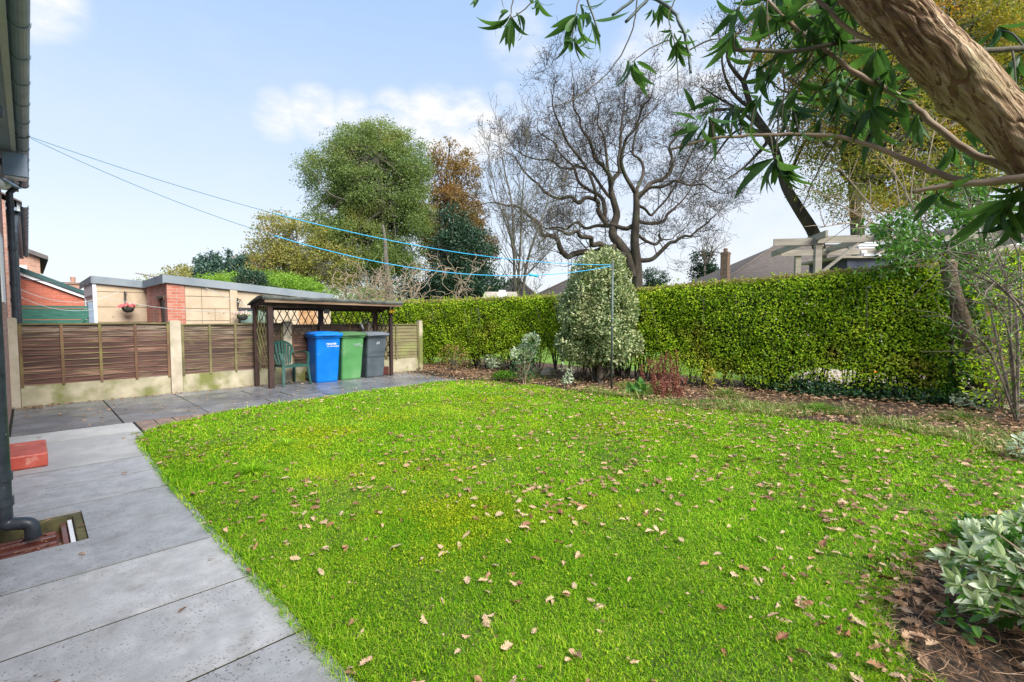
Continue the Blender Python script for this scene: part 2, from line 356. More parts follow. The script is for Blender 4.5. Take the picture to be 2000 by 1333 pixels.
M['gconc_rust'] = nmat('rust_stained_panel', [(.3, (.30, .15, .06)), (.7, (.50, .32, .17))], scale=9, detail=7, rough=.85, bs=.3)
M['gfascia'] = nmat('grey_garage_fascia', [(.3, (.17, .205, .235)), (.7, (.25, .285, .31))], scale=2, rough=.6, bs=.08)
M['gjoint'] = plain('panel_joint', (.16, .12, .08), .9)
M['offwhite'] = plain('white_painted_frame', (.76, .78, .80), .5, var=.05)
M['glass_dark'] = plain('dark_window_glass', (.035, .06, .055), .12, spec=.8)
M['glass_green'] = nmat('greenish_dirty_glass', [(.3, (.10, .16, .13)), (.7, (.24, .33, .28))], scale=5, detail=6, rough=.18, bs=.03, spec=.7)
M['gate_green'] = nmat('green_painted_gate', [(.3, (.02, .105, .075)), (.7, (.045, .17, .125))], scale=4, rough=.6, stretch=(1, 1, 5), bs=.3)
M['darkgreen_verge'] = plain('dark_green_verge', (.03, .085, .085), .5)
M['corrugated'] = nmat('corrugated_sheet', [(.3, (.28, .24, .20)), (.7, (.44, .40, .35))], scale=6, rough=.85, bs=.3, over=(3, .5, .7, (.16, .12, .08)))
M['bark'] = nmat('grey_green_bark', [(.3, (.055, .05, .04)), (.7, (.16, .145, .11))], scale=5, detail=7, rough=.95, stretch=(1, 1, .3), bs=.9, bd=.03, over=(1, .5, .7, (.12, .13, .07)))
M['bark_dark'] = nmat('dark_oak_bark', [(.3, (.032, .025, .019)), (.7, (.085, .068, .052))], scale=4, detail=7, rough=.95, stretch=(1, 1, .4), bs=.8, bd=.04, over=(1, .55, .7, (.075, .085, .05)))
M['bark_pale'] = nmat('pale_twig_bark', [(.3, (.20, .145, .10)), (.7, (.38, .30, .22))], scale=7, rough=.9, bs=.4)
M['bark_far'] = nmat('grey_brown_stem', [(.3, (.12, .095, .075)), (.7, (.24, .20, .16))], scale=5, rough=.9, bs=.4)
M['rope'] = plain('bright_blue_rope', (.02, .42, .78), .5, var=.08)
M['rope_dark'] = plain('teal_rope', (.03, .17, .21), .6)
M['wire'] = plain('grey_cable', (.10, .12, .13), .6)
M['wire_pale'] = plain('pale_washing_line', (.55, .62, .58), .6)
M['galv'] = nmat('galvanised_pole', [(.3, (.07, .095, .09)), (.7, (.13, .16, .15))], scale=9, rough=.5, metal=.3, bs=.1)
M['pinkf'] = leafmat('pink_flowers', [(0, (.75, .10, .16)), (.5, (.85, .22, .28)), (1, (.9, .45, .5))], trans=.2)
M['palef'] = leafmat('pale_flowers', [(0, (.72, .35, .38)), (.5, (.8, .62, .6)), (1, (.75, .82, .6))], trans=.2)
M['liner'] = nmat('basket_liner', [(.3, (.015, .017, .015)), (.7, (.06, .06, .05))], scale=30, rough=.9, bs=.6)
M['timber_grey'] = nmat('weathered_grey_timber', [(.3, (.23, .20, .16)), (.7, (.45, .40, .33))], scale=3, detail=6, rough=.85, bs=.4, stretch=(.4, .4, 3), over=(1.5, .55, .75, (.34, .34, .18)))
M['tarp'] = plain('dark_blue_tarp', (.045, .055, .09), .5)
M['orange'] = plain('orange_plastic', (.85, .22, .02), .4)
M['paving_pink'] = nmat('neighbour_paving', [(.3, (.42, .33, .28)), (.7, (.58, .48, .42))], scale=3, rough=.8, bs=.2)
M['yellow'] = plain('yellow_trap', (.75, .52, .04), .35)
M['stone'] = nmat('rockery_stone', [(.3, (.28, .21, .12)), (.7, (.45, .36, .24))], scale=5, rough=.9, bs=.6)
M['cream'] = plain('cream_render', (.55, .52, .46), .8)
M['lamp_glass'] = plain('floodlight_glass', (.45, .50, .52), .2)
M['fdoor'] = plain('dark_door', (.03, .032, .038), .5)
# foliage
M['grass'] = leafmat('grass_blades', [(0, (.06, .20, .004)), (.35, (.16, .40, .006)), (.7, (.30, .56, .012)), (1, (.56, .66, .07))], patch=(.57, (.42, .52, .012), .5), pscale=.75, trans=.3, rough=.75, spec=.15, rw=1.0, nscale=1.3)
M['drygrass'] = leafmat('dry_grass', [(0, (.05, .13, .012)), (.45, (.17, .28, .03)), (1, (.50, .46, .18))], trans=.3, rw=1.0)
M['tuft'] = leafmat('green_tuft', [(0, (.08, .22, .01)), (1, (.22, .42, .03))], trans=.3)
M['litter'] = leafmat('brown_leaf_litter', [(0, (.09, .042, .022)), (.35, (.27, .145, .075)), (.7, (.48, .31, .185)), (1, (.66, .49, .33))], trans=.12, rough=.6, nscale=6)
M['fallen'] = []
for i, c in enumerate([(.58, .38, .23), (.58, .41, .26), (.44, .24, .12), (.28, .12, .06), (.50, .38, .22)]):
    M['fallen'].append(nmat('dry_oak_leaf', [(.3, tuple(x*.75 for x in c)), (.7, tuple(min(1, x*1.12) for x in c))], scale=22, rough=.6, bs=.3, bd=.003))
M['hedge'] = leafmat('privet_leaves', [(0, (.06, .15, .008)), (.25, (.19, .36, .014)), (.6, (.50, .66, .035)), (1, (.80, .82, .11))], patch=(.58, (.36, .27, .06), .5), pscale=1.3, trans=.48, rough=.55, spec=.25, nscale=1.5)
M['hedge_top'] = leafmat('hedge_top_brown', [(0, (.13, .12, .03)), (.5, (.30, .26, .09)), (1, (.48, .36, .18))], trans=.3)
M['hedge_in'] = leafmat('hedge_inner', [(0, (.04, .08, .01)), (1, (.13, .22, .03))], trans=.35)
M['holly'] = leafmat('variegated_leaves', [(0, (.05, .10, .03)), (.42, (.15, .23, .08)), (.62, (.42, .46, .22)), (1, (.80, .76, .48))], trans=.2, rough=.35, nscale=2.5)
M['silver'] = leafmat('silver_leaves', [(0, (.26, .36, .20)), (.5, (.50, .58, .42)), (1, (.84, .88, .74))], trans=.3, rough=.7, nscale=4)
M['budd'] = leafmat('long_green_leaves', [(0, (.026, .075, .022)), (.5, (.06, .145, .036)), (.85, (.11, .23, .055)), (1, (.30, .38, .32))], trans=.34, rough=.5, nscale=3)
M['glossy'] = leafmat('glossy_green_leaves', [(0, (.025, .10, .015)), (.5, (.08, .22, .03)), (1, (.24, .40, .09))], trans=.3, rough=.3)
M['ivy'] = leafmat('ivy_leaves', [(0, (.012, .045, .015)), (.6, (.035, .10, .03)), (1, (.10, .2, .06))], trans=.15, rough=.35)
M['t_green'] = leafmat('tree_green', [(0, (.07, .13, .035)), (.5, (.18, .26, .075)), (1, (.33, .40, .14))], patch=(.53, (.32, .30, .07), .65), pscale=.25, trans=.4, nscale=.35)
M['t_autumn'] = leafmat('tree_autumn', [(0, (.13, .09, .025)), (.5, (.29, .185, .06)), (1, (.44, .28, .11))], patch=(.56, (.40, .16, .06), .6), pscale=.3, trans=.4, nscale=.4)
M['t_yellow'] = leafmat('tree_yellowgreen', [(0, (.12, .14, .03)), (.5, (.30, .30, .07)), (1, (.52, .44, .15))], patch=(.56, (.42, .24, .08), .6), pscale=.3, trans=.4, nscale=.4)
M['t_right'] = leafmat('sycamore_leaves', [(0, (.06, .10, .012)), (.4, (.18, .22, .022)), (.75, (.38, .31, .045)), (1, (.58, .33, .07))], patch=(.54, (.55, .26, .05), .55), pscale=.45, trans=.45, nscale=.5)
M['t_dark'] = leafmat('tree_dark_green', [(0, (.010, .03, .016)), (.6, (.028, .07, .034)), (1, (.08, .14, .07))], trans=.1, rough=.35, nscale=.6)
M['t_pine'] = leafmat('pine_needles', [(0, (.03, .075, .055)), (1, (.10, .18, .13))], trans=.1)
M['t_lime'] = leafmat('bright_conifer', [(0, (.09, .20, .015)), (.5, (.20, .36, .03)), (1, (.32, .48, .06))], trans=.3, nscale=.8)
M['t_bud'] = leafmat('brown_clinging_leaves', [(0, (.06, .04, .03)), (1, (.26, .15, .08))], trans=.3)
M['dock'] = leafmat('rust_red_seed_stems', [(0, (.12, .035, .025)), (.6, (.25, .08, .05)), (1, (.38, .2, .12))], trans=.1)
M['fern'] = leafmat('yellow_fern', [(0, (.28, .26, .03)), (1, (.55, .42, .08))], trans=.3)

def board_mat(name, stops, over, pale):
    m, nt, b, o = new_mat(name); vc = coords(nt, (.35, 1, 9)); g = nt.nodes.new('ShaderNodeNewGeometry'); ri = g.outputs['Random Per Island']
    f = mathn(nt, 'ADD', noise(nt, vc, 3.6, 8, .62, .4), mathn(nt, 'MULTIPLY', mathn(nt, 'SUBTRACT', ri, .5), .13)); col = ramp(nt, f, stops)
    k = ramp(nt, noise(nt, coords(nt, (1, 1, 1.6)), over[0], 6), [(over[1], (0,0,0)), (over[2], (1,1,1))]); col = mix(nt, k, col, over[3])
    sp = nt.nodes.new('ShaderNodeSeparateXYZ'); t = nt.nodes.new('ShaderNodeTexCoord'); nt.links.new(t.outputs['Object'], sp.inputs[0])
    z = mathn(nt, 'ADD', sp.outputs[2], mathn(nt, 'MULTIPLY', noise(nt, coords(nt, (.6, 1, 4)), 3, 6), .7)); k2 = ramp(nt, mathn(nt, 'MULTIPLY', z, .5), [(.66, (0,0,0)), (.80, (1,1,1))])
    st = ramp(nt, noise(nt, coords(nt, (.5, 1, 14)), 4, 7), [(.42, (0,0,0)), (.6, (1,1,1))]); k2 = mathn(nt, 'MULTIPLY', k2, mathn(nt, 'MULTIPLY', st, .75)); col = mix(nt, k2, col, pale)
    nt.links.new(col, b.inputs['Base Color']); b.inputs['Roughness'].default_value = .8; bump(nt, b, noise(nt, vc, 5, 7, .65), .5, .006); return m
M['panel'] = board_mat('stained_fence_board', [(.32, (.022, .010, .008)), (.48, (.062, .026, .019)), (.58, (.125, .058, .04)), (.70, (.30, .19, .125))], (1.3, .62, .8, (.22, .16, .10)), (.34, .28, .21))
M['panel_green'] = board_mat('algae_fence_board', [(.32, (.024, .014, .012)), (.5, (.07, .035, .025)), (.70, (.20, .13, .085))], (1.5, .54, .72, (.16, .145, .06)), (.34, .30, .20))
M['board_edge'] = nmat('pale_board_edge', [(.3, (.13, .085, .06)), (.7, (.27, .19, .13))], scale=6, rough=.85, bs=.2, over=(2, .45, .7, (.30, .30, .12)))  # paler strip along the lower front edge of each board
M['bark_brown'] = nmat('rough_brown_bark', [(.3, (.05, .032, .022)), (.55, (.15, .105, .075)), (.75, (.28, .21, .155))], scale=14, detail=8, rough=.95, stretch=(1, 1, .35), bs=1, bd=.02, over=(2.5, .55, .72, (.14, .16, .07)))
M['moss_yellow'] = leafmat('yellow_moss', [(0, (.13, .24, .006)), (.5, (.32, .42, .01)), (1, (.50, .54, .03))], trans=.25, rough=.8, spec=.1, rw=1.0)
M['moss'] = leafmat('lawn_moss', [(0, (.06, .15, .005)), (.5, (.15, .32, .008)), (1, (.36, .48, .03))], patch=(.56, (.40, .46, .015), .5), pscale=.8, trans=.25, rough=.8, spec=.1, rw=1.0)
M['furrow'] = nmat('dark_bark_furrow', [(.3, (.12, .068, .038)), (.7, (.24, .15, .085))], scale=40, detail=6, rough=.95, bs=.5)
# ================================================================ SETTING
def struct(mb, name, mat_, **kw): return tag(mb.build(name, mat_, **kw), kind='structure')
g = MB(); g.add([(-200,-200,-.14),(200,-200,-.14),(200,200,-.14),(-200,200,-.14)], [np.array([(0,1,2,3)])])
struct(g, 'ground', M['far_ground'], origin=(0, 0, -.14))
WX = -.22      # house wall plane
LAWN = [(.86,-1.6),(.84,1.0),(.82,3.0),(.80,5.0),(.82,6.4),(.86,6.8),(.98,7.12),(1.25,7.42),(1.72,7.70),(2.3,7.88),(2.93,8.0),(4.5,8.12),(5.6,8.2),(6.2,8.2),(6.5,8.0)]
LAWN += [tuple(G(*p)[:2]) for p in ((950,746),(1020,750),(1100,762),(1200,778),(1300,792),(1400,802),(1500,815),(1650,832),(1800,850),(1890,866),(1960,892),(2040,925))]
LAWN += [(5.6,-.55),(5.0,-.35),(4.5,-.1),(4.0,.12),(3.6,.27),(3.1,.33),(2.7,.34),(2.4,.22),(2.2,-.2),(2.1,-1.6)]
LP = np.array(LAWN)
def inside(p, poly):
    x, y = p[:, 0], p[:, 1]; r = np.zeros(len(p), bool); n = len(poly)
    for i in range(n):
        x0, y0 = poly[i]; x1, y1 = poly[(i+1) % n]
        c = ((y0 > y) != (y1 > y)) & (x < (x1-x0)*(y-y0)/(y1-y0+1e-12)+x0); r ^= c
    return r
def edge_dist(p, poly):
    d = np.full(len(p), 1e9)
    for i in range(len(poly)):
        a = poly[i]; b = poly[(i+1) % len(poly)]; ab = b-a
        t = np.clip(((p-a)@ab)/(ab@ab), 0, 1); d = np.minimum(d, np.linalg.norm(p-(a+t[:, None]*ab), axis=1))
    return d
# beds: one undulating sheet under the hedge and along the right edge
def sheet(x0, x1, y0, y1, n, m, amp, z, sd):
    X, Y = np.meshgrid(np.linspace(x0, x1, n), np.linspace(y0, y1, m)); P = np.stack([X.ravel(), Y.ravel(), np.zeros(n*m)], 1)
    P[:, 2] = z+amp*vn(P, 3.1, sd)+amp*.6*vn(P, 9, sd+1)
    i = np.arange(n-1)[None]+np.arange(m-1)[:, None]*n
    return P, np.stack([i, i+1, i+n+1, i+n], -1).reshape(-1, 4)
bed = MB()
P, Fq = sheet(6.45, 10.9, -3, 12.0, 90, 280, .012, -.012, 3)
cen = P[Fq].mean(1)
keep = ~((cen[:, 0] < 6.95) & (cen[:, 1] > 8.25)); bed.add(P, [Fq[keep]])
P, Fq = sheet(2.0, 6.45, -3, .6, 90, 80, .012, -.012, 4); bed.add(P, [Fq])
struct(bed, 'soil_bed', M['soil'], smooth=True)
lw = MB(); z0 = .004
lw.prism(LAWN, -.06, z0); struct(lw, 'lawn', M['under'])
# neighbour's garden beyond the hedge
nl = MB(); P, Fq = sheet(10.9, 40, -25, 34, 60, 80, .02, -.03, 8); nl.add(P, [Fq])
P, Fq = sheet(7.0, 10.9, 12.0, 34, 12, 40, .02, -.03, 9); nl.add(P, [Fq]); struct(nl, 'neighbour_lawn', M['far_grass'])
pt = MB(); pt.box((10.55, -4.2, -.03), (14.5, 3.2, .03)); struct(pt, 'neighbour_patio', M['paving_pink'])
sb = MB(); sb.box((-8, 10.62, -.12), (7.6, 26, -.02)); struct(sb, 'neighbour_yard', M['slab_dark'])
# slabs
jt = MB(); jt.box((WX, 4.7, -.135), (6.97, 10.6, -.008)); jt.box((WX, -1.7, -.135), (.9, 3.9, -.008)); jt.box((.3, 3.9, -.135), (.9, 4.7, -.008))
struct(jt, 'paving_joints', M['joint'])
HX, HY0, HY1 = .22, 3.97, 4.60      # the gully recess
def slab(mb, x0, x1, y0, y1, tilt=.003, gap=.0095):
    dz = random.uniform(-tilt, tilt*.6); a = [x0+gap, y0+gap, -.045+dz]; b = [x1-gap, y1-gap, dz-.001]
    mb.box(a, b)
yj = [-1.45,-.5,.15,.82,1.48,2.13,2.79,3.46,4.12,4.78,5.38,5.98,6.66,7.32,7.98]
near = MB(); light = MB()
for a, b in zip(yj[:-1], yj[1:]):
    mb = light if b > 6.2 else near; sg = .0095 if b < 4.2 else .0135
    if b <= HY0 or a >= HY1: slab(mb, WX, .93, a, b, .003, sg)
    elif a < HY0:
        mb.box((WX, a+.006, -.045), (HX, HY0-.003, -.001)); mb.box((HX, a+.006, -.045), (.924, b-.006, -.001))
    else:
        mb.box((HX, a+.006, -.045), (.924, HY1+.003, -.001)); mb.box((WX, HY1+.003, -.045), (.924, b-sg, -.001))
o = struct(near, 'garden_path', M['slab'])
o = struct(light, 'garden_path', M['slab_light'])
dk = MB(); xs = [-.2,.83,1.80,2.76,3.72,4.68,5.64,6.62]
for r_, (a, b) in enumerate(((7.98,8.62),(8.62,9.27),(9.27,9.92),(9.92,10.44))):
    for i in range(len(xs)-1):
        sh = .45 if r_ % 2 and i > 1 else 0
        x0, x1 = xs[i]+(sh if i > 2 else 0), xs[i+1]+(sh if i > 1 and i < len(xs)-2 else 0)
        if r_ == 0 and x0 > 6: continue
        slab(dk, x0, x1, a, b, .004)
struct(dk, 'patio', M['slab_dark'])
st = MB()
for i in range(5):
    for j in range(5):
        x = .94+i*.205; y = 7.98-(j+1)*.2
        st.box((x+.005, y+.005, -.05), (x+.2, y+.192, random.uniform(-.006, .001)))
struct(st, 'brick_setts', M['sett'], bevel=.006)
# gully
t = thing('drain_gully', 'sunken drain gully with red brown lining and mossy edge under the downpipe', 'drain', (0, 4.3, -.13))
e = MB(); x0 = WX+.002
e.box((x0, HY1-.055, -.13), (HX-.002, HY1-.002, -.012)); e.box((HX-.05, HY0+.005, -.13), (HX-.002, HY1-.056, -.014)); e.box((x0, HY0+.004, -.13), (HX-.052, HY0+.03, -.02))
e.build('gully_edge', M['gully_edge'], t, bevel=.006)
b_ = MB(); b_.box((x0, HY0+.032, -.13), (HX-.052, HY1-.057, -.10))
for i in range(5):
    y = HY0+.06+i*.1; b_.box((x0+.01, y, -.099), (HX-.14, y+.035, -.066+.008*(i % 2)))
b_.box((HX-.115, HY0+.05, -.099), (HX-.085, HY1-.08, -.045)); b_.build('gully_lining', M['gully'], t, bevel=.004)
w_ = MB(); w_.box((HX-.08, HY0+.05, -.099), (HX-.056, HY1-.08, -.03)); w_.build('white_strip', M['offwhite'], t, bevel=.003)
t = MB(); t.box((WX+.002, 6.17, 0.001), (.085, 6.84, .13)); tag(t.build('door_step', M['step'], bevel=.014), 'red painted concrete doorstep on the path beside the house wall', 'step')

# ================================================================ HOUSES on the left
def house(name, label, Y0, Y1, eave, mb, brick=M['brick'], x=WX, depth=8.0, gutter=True, rh=2.3, cat='house'):
    t = thing(name, label, cat, (x-depth/2, (Y0+Y1)/2, -.12))
    w = MB(); w.box((x-depth, Y0, -.12), (x, Y1, eave)); 
    for Y in (Y0, Y1): pass
    w.prism([(x-depth, eave), (x, eave), (x-depth/2, eave+rh)], Y0+.01, Y1-.01, axis=1)
    w.build('wall', brick, t)
    r = MB(); ov = .22
    sl = rh/(depth/2)
    for s_ in (1, -1):
        cx = x-depth/2
        xa = cx+s_*(depth/2+ov); za = eave-ov*sl+.11
        n = int((depth/2+ov)/.32); Y = (Y0-.1, Y1+.08)
        for k in range(n+1):   # courses of tile, each lapping the one below
            u0 = k/(n+1); u1 = (k+1.08)/(n+1)
            p0 = V3(xa+(cx-xa)*u0, 0, za+(eave+rh+.1-za)*u0+.02); p1 = V3(xa+(cx-xa)*min(1, u1), 0, za+(eave+rh+.1-za)*min(1, u1))
            r.bar((p0[0], Y[0], p0[2]), (p0[0], Y[1], p0[2]), .001, .001) if 0 else None
            v = [(p0[0], Y[0], p0[2]), (p0[0], Y[1], p0[2]), (p1[0], Y[1], p1[2]), (p1[0], Y[0], p1[2])]
            v += [(a, b, c-.025) for a, b, c in v]
            r.add(v, [(0,1,2,3),(7,6,5,4),(0,4,5,1),(1,5,6,2),(2,6,7,3),(3,7,4,0)])
    r.build('roof', M['tile'], t)
    if gutter:
        f = MB(); f.box((x+.151, Y0, eave-.165), (x+.192, Y1, eave+.03)); f.build('fascia', M['fascia'], t)
        s_ = MB(); s_.box((x+.002, Y0, eave-.16), (x+.15, Y1, eave-.10)); s_.box((x+.002, Y0, eave-.10), (x+.05, Y1-.02, eave+.0)); s_.build('soffit', M['soffit'], t)
        gt = MB(); a = np.linspace(pi, 2*pi, 9); cx, cz = x+.252, eave-.04; r0 = .056
        prof = [(cx+r0*cos(q), cz+r0*sin(q)) for q in a]+[(cx+(r0-.006)*cos(q), cz+(r0-.006)*sin(q)) for q in a[::-1]]
        gt.prism(prof, Y0-.05, Y1+.02, axis=1)
        for q in np.arange(Y0+.3, Y1, .6):
            pr = [(cx+(r0+.008)*cos(k), cz+(r0+.008)*sin(k)) for k in a]+[(cx+(r0+.001)*cos(k), cz+(r0+.001)*sin(k)) for k in a[::-1]]
            gt.prism(pr, q, q+.03, axis=1)
        gt.build('gutter', M['gutter'], t)
    return t
h1 = house('brick_house', 'brick house at the left edge with gutter, grey soffit and black downpipes', -3.2, 10.95, 3.5, None)
# near rainwater / soil pipe
dp = MB(); px_, py_ = WX+.058, 4.36; R0 = .052
dp.tube([(px_, py_, .12), (px_, py_, 2.62)], R0, 20)
for z in (.20, .36, 1.95, 2.52): dp.tube([(px_, py_, z), (px_, py_, z+.05)], R0+.008, 20)
dp.tube(smooth_path([(px_, py_, .20), (px_, py_, .13), (px_+.02, py_-.005, .085), (px_+.065, py_-.018, .075), (px_+.105, py_-.03, .068), (px_+.13, py_-.036, .045), (px_+.135, py_-.038, -.02)], 4), np.interp(np.arange(25), [0, 6, 10, 24], [.05, .046, .040, .039]), 18); dp.tube([(px_+.135, py_-.038, -.017), (px_+.135, py_-.038, -.027)], .043, 18)
dp.tube([(px_, py_, 2.6), (px_+.02, py_, 2.72), (px_-.0, py_-.05, 2.86)], [.07, .07, .062], 16); dp.tube([(px_+.05, py_+.02, 2.62), (px_+.055, py_+.02, 2.68)], .05, 14)
pp = dp.build('downpipe', M['pipe'], h1, smooth=True); m_ = pp.modifiers.new('e', 'EDGE_SPLIT'); m_.split_angle = RAD(40)
wp = MB(); wp.tube([(px_, py_-.05, 2.83), (px_-.03, py_-.12, 3.0), (px_-.06, py_-.18, 3.15), (px_-.06, py_-.18, 3.34)], .055, 16); wp.tube([(px_-.01, py_-.07, 2.84), (px_-.02, py_-.09, 2.90)], .066, 16)
wp.build('upper_pipe', M['white_pipe'], h1, smooth=True)
d2 = MB(); d2.tube([(WX+.09, 10.70, -.05), (WX+.09, 10.70, 3.26), (WX+.2, 10.66, 3.40)], .042, 12)
for z in (.6, 1.6, 1.86, 2.4, 3.05): d2.tube([(WX+.09, 10.70, z), (WX+.09, 10.70, z+.06)], .05, 12)
d2.build('downpipe', M['pipe'], h1)
tr = MB(); tr.box((WX+.001, 8.0, 1.55), (WX+.03, 8.9, 2.35)); tr.build('window_trim', M['offwhite'], h1)
h2 = house('brick_house', 'further brick house along the left edge beyond the fence with dark gutter', 12.9, 23.6, 3.5, None)
d3 = MB(); d3.tube([(WX+.10, 12.8, -.05), (WX+.10, 12.8, 2.9), (WX+.16, 13.1, 3.40)], .045, 12)
d3.build('downpipe', M['pipe'], h2)
ds = MB(); ds.box((WX+.002, 15, 1.8), (WX+.12, 17.5, 2.9)); ds.build('bay_window', M['offwhite'], h2)
# floodlights on the near house
t = thing('floodlight', 'dark square floodlight on the house wall under the gutter', 'floodlight', (WX, 8.3, 3.2))
f = MB(); f.prism([(8.14, 3.02), (8.5, 3.06), (8.44, 3.27), (8.24, 3.31)], WX+.07, WX+.285, axis=0); f.box((WX, 8.30, 3.16), (WX+.07, 8.36, 3.24)); f.build('housing', M['gutter'], t, bevel=.008)
f = MB(); f.prism([(8.16, 3.00), (8.49, 3.04), (8.49, 3.058), (8.16, 3.018)], WX+.085, WX+.27, axis=0); f.build('lens', M['lamp_glass'], t)
t = thing('floodlight', 'small white outdoor light on the house wall beside the downpipe', 'floodlight', (WX, 7.4, 2.75))
f = MB(); f.tube([(WX, 7.4, 2.77), (WX+.10, 7.4, 2.77), (WX+.13, 7.38, 2.76)], [.055, .06, .03], 12); f.build('housing', M['white_pipe'], t, smooth=True)
f = MB(); f.bar((WX+.10, 7.40, 2.82), (WX+.19, 7.3, 2.74), .10, .01, (0, 1, .3)); f.build('visor', M['gutter'], t)
# third house, lean-to, chimney beyond
t = thing('brick_house', 'distant brick house with tiled roof edge above the red extension', 'house', (-3, 30, -.12))
w = MB(); w.prism([(-9, -.1), (.42, -.1), (.42, 3.7), (-.9, 4.35), (-4.5, 5.6), (-9, 4.3)], 27, 36, axis=1); w.build('wall', M['brick_far'], t)
r = MB(); 
for a, b in (((.66, 3.62), (-4.5, 5.75)), ((-9.2, 4.2), (-4.5, 5.75))):
    r.prism([a, b, (b[0], b[1]+.16), (a[0], a[1]+.16)], 26.8, 36.2, axis=1)
r.build('roof', M['tile'], t)
s_ = MB(); s_.box((-.25, 26.85, 3.15), (.05, 27, 3.35)); s_.build('window', M['offwhite'], t)
t = thing('brick_extension', 'red brick lean-to extension with white fascia beyond the green gate', 'extension', (.6, 25, -.12))
za, zb, xa, xb = 2.83, 2.02, WX+.01, 1.62
w = MB(); w.prism([(xa, -.1), (xb-.1, -.1), (xb-.1, zb), (xa, za)], 24, 28.5, axis=1); w.build('wall', M['brick_red'], t)
w = MB(); w.prism([(xa, za), (xb+.05, zb-.05), (xb+.05, zb+.06), (xa, za+.12)], 23.9, 23.997, axis=1); w.build('fascia', M['offwhite'], t)
w = MB(); w.prism([(xa, za+.125), (xb+.1, zb+.045), (xb+.1, zb+.20), (xa, za+.29)], 23.85, 28.6, axis=1); w.build('roof', M['darkgreen_verge'], t)
t = thing('chimney', 'tiny far brick chimney above the red extension roof', 'chimney', (3.7, 60, 4)); c = MB(); q = at(143, 560, 45)
c.box((q[0]-.5, q[1]-.5, 0), (q[0]+.5, q[1]+.5, q[2]+.2)); c.box((q[0]-.6, q[1]-.6, q[2]+.2), (q[0]+.6, q[1]+.6, q[2]+.35)); t.location = (q[0], q[1], 0); c.build('stack', M['brick_far'], t)
c = MB(); c.lathe([(.16, 0), (.2, .5), (.14, .55)], (q[0], q[1], q[2]+.34), 10); c.build('chimney_pot', M['brick_far'], t)
# green gate
t = thing('green_gate', 'dark green boarded gate between the houses and the garage', 'gate', (.5, 17.5, 0))
for k in range(5):
    z = .1+k*.30; c = MB(); c.box((WX+.02, 17.48+.004*(k % 2), z), (1.25, 17.52, z+.285)); c.build('board', M['gate_green'], t)
c = MB(); c.bar((.1, 17.46, .2), (1.2, 17.46, 1.45), .07, .03, (0, 0, 1)); c.box((WX+.02, 17.46, 1.6), (1.25, 17.54, 1.66)); c.build('brace', M['gate_green'], t)
c = MB(); c.box((1.17, 17.42, 0), (1.28, 17.477, 1.76)); c.build('gate_post', M['gutter'], t)
# garage
t = thing('concrete_garage', 'flat roofed concrete panel garage with grey fascia behind the fence', 'garage', (4, 18, -.02))
def zroof(x): return 2.50-(x-1.3)*.078
GA, GB, GX = 17.8, 14.8, 2.5
w = MB()
def wallx(mb, x0, x1, y, th=.12, holes=None, z0=-.02, mi=0):
    mb.prism([(x0, z0), (x1, z0), (x1, zroof(x1)-.12), (x0, zroof(x0)-.12)], y, y+th, axis=1, mi=mi)
w = MB(); wallx(w, 1.38, GX-.0, GA); j = w
for k in range(5):
    z = .35+.43*k
    if z < 2.25: j.box((1.39, GA-.006, z), (GX-.002, GA-.001, z+.014), 1)
w.build('panel_wall', [M['gconc'], M['gjoint']], t)
w = MB(); w.box((1.30, GA-.03, -.02), (1.378, GA+.1, 2.40)); w.box((1.30, GA+.1, -.02), (1.36, GA+.25, 2.38)); w.box((1.30, GA+2.7, -.02), (1.36, GA+2.85, 2.3)); w.box((1.30, GA+.25, 1.98), (1.36, GA+2.7, 2.38)); w.build('door_frame', M['offwhite'], t)
w = MB(); w.box((1.33, GA+.25, -.02), (1.35, GA+2.7, 1.98)); w.build('garage_door', M['offwhite'], t)
# brick stub: side wall with door and front pier
w = MB(); D0, D1 = 15.15, 15.95; zt = 1.86
w.box((GX, GB, -.02), (GX+.11, D0, zt)); w.box((GX, D1, -.02), (GX+.11, GA, zt)); 
w.box((GX, GB, zt), (GX+.11, GA, zroof(GX)-.1)); w.box((GX+.11, GB, -.02), (GX+.38, GB+.11, zroof(GX+.38)-.1)); w.build('brick_wall', M['brick_old'], t)
w = MB(); w.box((GX+.05, D0, -.02), (GX+.09, D1, zt-.03)); w.build('door', M['fdoor'], t)
w = MB(); w.box((GX-.05, D0-.12, zt), (GX-.002, D1+.1, zt+.05)); w.build('lintel', M['gjoint'], t)
XR = 6.75
w = MB(); WY = GB+.02; X0 = GX+.39
wx0, wx1, wz0, wz1 = 4.12, 5.05, 1.16, 1.62
wallx(w, X0, wx0, WY); w.box((wx0, WY, -.02), (wx1, WY+.12, wz0)); w.prism([(wx0, wz1), (wx1, wz1), (wx1, zroof(wx1)-.12), (wx0, zroof(wx0)-.12)], WY, WY+.12, axis=1)
wallx(w, wx1, 5.75, WY); j = w; w2 = MB(); wallx(w2, 6.30, XR, WY); w2.build('panel_wall', M['gconc'], t); w2 = MB(); w2.box((XR-.12, WY+.121, -.02), (XR, 22, zroof(XR)-.1)); w2.build('side_wall', M['gconc'], t); w2 = MB(); w2.box((1.38, 21.9, -.02), (XR-.121, 22, 1.9)); w2.build('rear_wall', M['gconc'], t)
for k in range(6):
    z = .30+.32*k
    for a, b in ((X0, 3.9), (wx1+.12, 5.75)):
        if z < zroof(b)-.15: j.box((a+.004, WY-.006, z), (b-.004, WY-.001, z+.012), 1)
for x, za, zb in ((3.25, .3, 2.2), (3.55, 1.27, 1.58), (5.45, .3, 2.0)): j.box((x, WY-.004, za), (x+.01, WY-.001, zb), 1)
